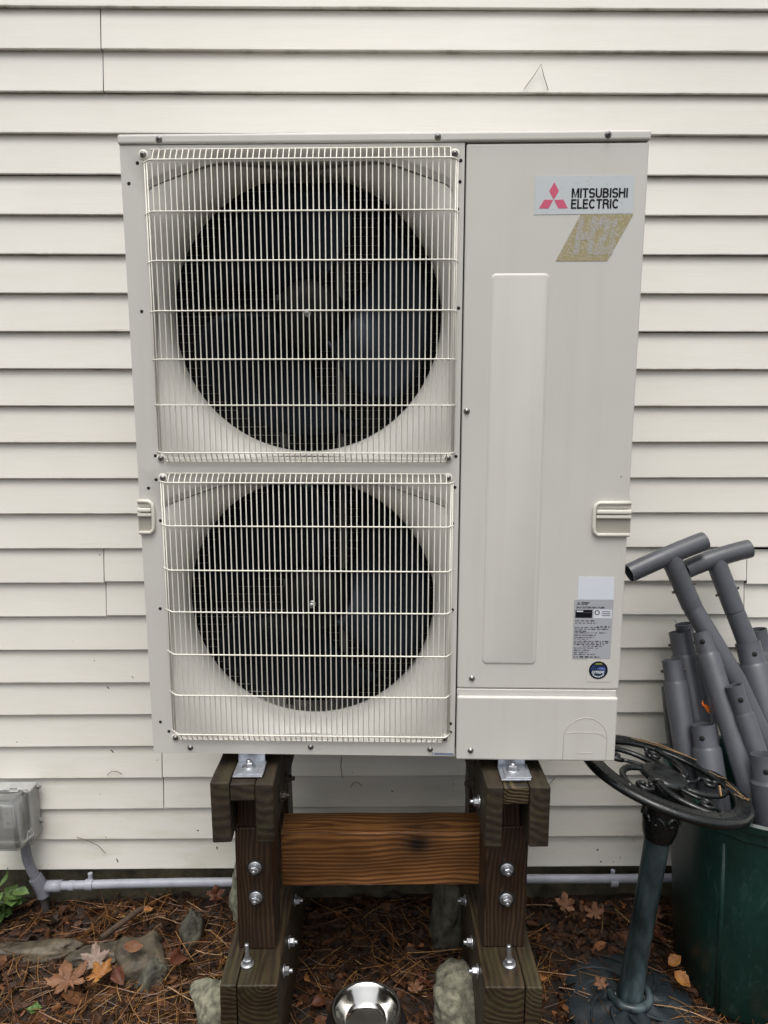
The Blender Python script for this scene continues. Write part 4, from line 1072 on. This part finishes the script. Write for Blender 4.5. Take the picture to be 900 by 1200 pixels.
def needles_vf(count, area, zf, seed, lo=.03, hi=.085, r=.00075):
    rr = random.Random(seed); v, f, tint = [], [], []
    for _ in range(count):
        x, y = area(rr); L = rr.uniform(lo, hi); a = rr.uniform(0, math.pi * 2); bend = rr.uniform(-.35, .35); tl = rr.gauss(0, .14)
        z0 = zf(x, y) + rr.uniform(.001, .018); pts = []
        for i in range(4):
            t = i / 3 - .5; aa = a + bend * t
            pts.append((x + math.cos(aa) * L * t, y + math.sin(aa) * L * t, max(z0 + L * t * tl, zf(x, y) - .002)))
        n0 = len(f); tube_vf(pts, r * rr.uniform(.7, 1.3), 3, False, v, f)
        c = min(1, max(0, rr.gauss(.5, .25))); tint += [c] * (len(f) - n0)
    return v, f, tint
def tinted(name, v, f, tint, mat, label):
    me = mesh(name, v, f, mat); at = me.attributes.new('tint', 'FLOAT', 'FACE'); at.data.foreach_set('value', tint)
    return tag(link(name, me), label, kind='stuff')
def area_all(rr):
    while True:
        x = rr.uniform(-1.5, 1.6); y = rr.uniform(-.7, .515)
        d_ = .5 + .5 * fbm(x, y, 2.5, 44)
        w = .4 if (-.24 < x < .23) else 1
        if x > .4: w = .55
        if rr.random() < w * max(.06, (d_ - .28) * 2.2): return x, y
nv, nf, ntint = needles_vf(9500, area_all, gz, 5, .035, .12)
def area_side(rr):
    while True:
        x, y = area_all(rr)
        if abs(x) > .3 or rr.random() < .35: return x, y
v2, f2, t2_ = needles_vf(1700, area_side, lambda x, y: gz(x, y) + .008, 15, .07, .17, .001)
off_ = len(nv); nv += v2; nf += [tuple(i + off_ for i in q) for q in f2]; ntint += [min(1, .45 + .6 * c) for c in t2_]
tinted('needle_litter', nv, nf, ntint, m_needle, 'brown fallen pine needles scattered over the soil')
def litter_vf(count, seed):
    rr = random.Random(seed); v, f, tint = [], [], []
    for _ in range(count):
        x, y = rr.uniform(-1.5, 1.6), rr.uniform(-.7, .52); s = rr.choice((.006, .009, .012, .012, .016, .018, .022, .026)) * rr.uniform(.7, 1.3)
        m4 = Matrix.Translation((x, y, gz(x, y) + rr.uniform(0, .010))) @ Matrix.Rotation(rr.uniform(0, 6.3), 4, 'Z') @ Matrix.Rotation(rr.gauss(0, .4), 4, 'X') @ Matrix.Rotation(rr.gauss(0, .35), 4, 'Y')
        k = rr.randint(7, 10); b = len(v); v.append(m4 @ Vector((0, 0, s * rr.uniform(-.3, .3))))
        for i in range(k):
            a = 2 * math.pi * i / k; q = s * rr.uniform(.5, 1.1); v.append(m4 @ Vector((q * math.cos(a) * 1.2, q * math.sin(a) * .7, s * rr.uniform(-.25, .3))))
        for i in range(k): f.append((b, b + 1 + i, b + 1 + (i + 1) % k))
        c = min(1, max(0, rr.gauss(.42, .28))); tint += [c] * k
    return v, f, tint
tinted('bark_mulch', *litter_vf(13000, 8), m_litter, 'dark bark chips and rotting leaf scraps covering the soil')
# needles lying on the pedestal top
def single(name, label, cat, pts, r, mat, group=None):
    return tag(tube(name, pts, r, mat, None, 6), label, cat, group)
def on_top(x, y, z=.009):   # a point on the tilted pedestal top
    m4 = Matrix.Translation((.690, .10, .664)) @ Matrix.Rotation(R(14.5), 4, 'Y') @ Matrix.Rotation(R(-2), 4, 'X')
    return m4 @ Vector((x, y, z))
m_straw = M('straw', (.30, .18, .08), .5)
single('pine_needle', 'long tan pine needle lying on the back rim of the pedestal top', 'pine needle', [on_top(-.02, .185), on_top(.05, .175), on_top(.125, .150)], .0010, m_straw)
single('pine_needle', 'second tan pine needle crossing the back rim of the pedestal top', 'pine needle', [on_top(.0, .178, .016), on_top(.06, .168, .015), on_top(.14, .128, .012)], .0010, m_straw)
single('straw_stub', 'short pale straw stub lying in the right of the pedestal top', 'straw', [on_top(.118, -.052, .006), on_top(.130, -.015, .014)], .0022, m_straw)
for k, (a_, b_, c_) in enumerate((((.165, .02), (.18, -.01), (.188, -.05)), ((.16, -.03), (.178, -.045), (.196, -.04)), ((.175, .04), (.180, .0), (.176, -.04)), ((.15, .08), (.165, .06), (.185, .055)))):
    single('pine_needle', ['pine needle curving down the right rim of the pedestal top', 'pine needle across the lower right rim of the pedestal top', 'pine needle crossing others on the right rim of the pedestal top', 'pine needle on the upper right rim of the pedestal top'][k], 'pine needle', [on_top(*a_), on_top(*b_), on_top(*c_)], .0007, m_straw)
# dry needles stuck to the siding
for lab, pts in (('forked dry pine needle stuck to the siding above the heat pump', [(.375, 2.372), (.402, 2.408), (.417, 2.432), (.425, 2.405), (.438, 2.37)]),
                 ('thin curved needle stuck to the siding left of the stand', [(-.83, .445), (-.815, .458), (-.80, .457), (-.785, .448)]),
                 ('curved needle stuck low on the siding by the conduit', [(-.935, .24), (-.90, .228), (-.87, .21), (-.85, .185)]),
                 ('needle stuck upright on the siding under the heat pump', [(-.12, .50), (-.123, .47), (-.118, .43)]),
                 ('hooked needle on the siding just above the beam', [(-.095, .40), (-.085, .415), (-.07, .418), (-.06, .405)]),
                 ('needle stuck to the siding left of the grey pipes', [(.862, .93), (.875, .905), (.885, .865)]),
                 ('curved needle stuck to the siding right of the stand', [(.53, .43), (.505, .40), (.495, .37)])):
    single('pine_needle', lab, 'pine needle', [(x, .5145, z) for x, z in pts], .0009, m_hair)

# ------------------------------------------------------------------ weed by the outlet box
wd = thing('weed_plant', 'green leafy weed growing below the outlet box', 'plant', (-1.165, .462, gz(-1.165, .462)))
wd.scale = (.85, .85, .85)
rr = random.Random(12)
for k in range(8):
    a = rr.uniform(0, 6.3); L = rr.uniform(.09, .15); lean = rr.uniform(.25, .75)
    tip = Vector((math.cos(a) * L * lean, math.sin(a) * L * lean * .6 - .02, L))
    tube('stem', [(0, 0, 0), tip * .5 + Vector((0, 0, .01)), tip], [.003, .0022, .0015], m_stem, wd, 6)
    for j in range(4):
        t = .45 + .18 * j; p = tip * t; v, f = oval_leaf(rr.uniform(.05, .08), rr.randint(0, 99), .5, .36)
        v = [(x + .6 * .05, y, z) for x, y, z in v]
        lf = link('leaf', mesh('leaf', v, f, m_weed, True), wd, p, (rr.uniform(-.3, .3), rr.uniform(-.5, .35), a + rr.uniform(-1.4, 1.4)))
for sx in (0, 1):
    v, f = oval_leaf(.06, 70 + sx, .9, .16); link('leaf', mesh('leaf', v, f, m_weed, True), wd, (-.02 + .055 * sx, 0, .155), (0, R(-60), R(20 + 30 * sx)))
wd2 = thing('weed_seedling', 'tiny green seedling among needles in the bottom left corner', 'plant', (-.90, .115, gz(-.9, .115)))
for j in range(4):
    v, f = oval_leaf(.022, 30 + j, .5, .4); link('leaf', mesh('leaf', v, f, m_weed, True), wd2, (.008 * math.cos(j * 1.6), .008 * math.sin(j * 1.6), .02), (0, -.3, j * 1.6))
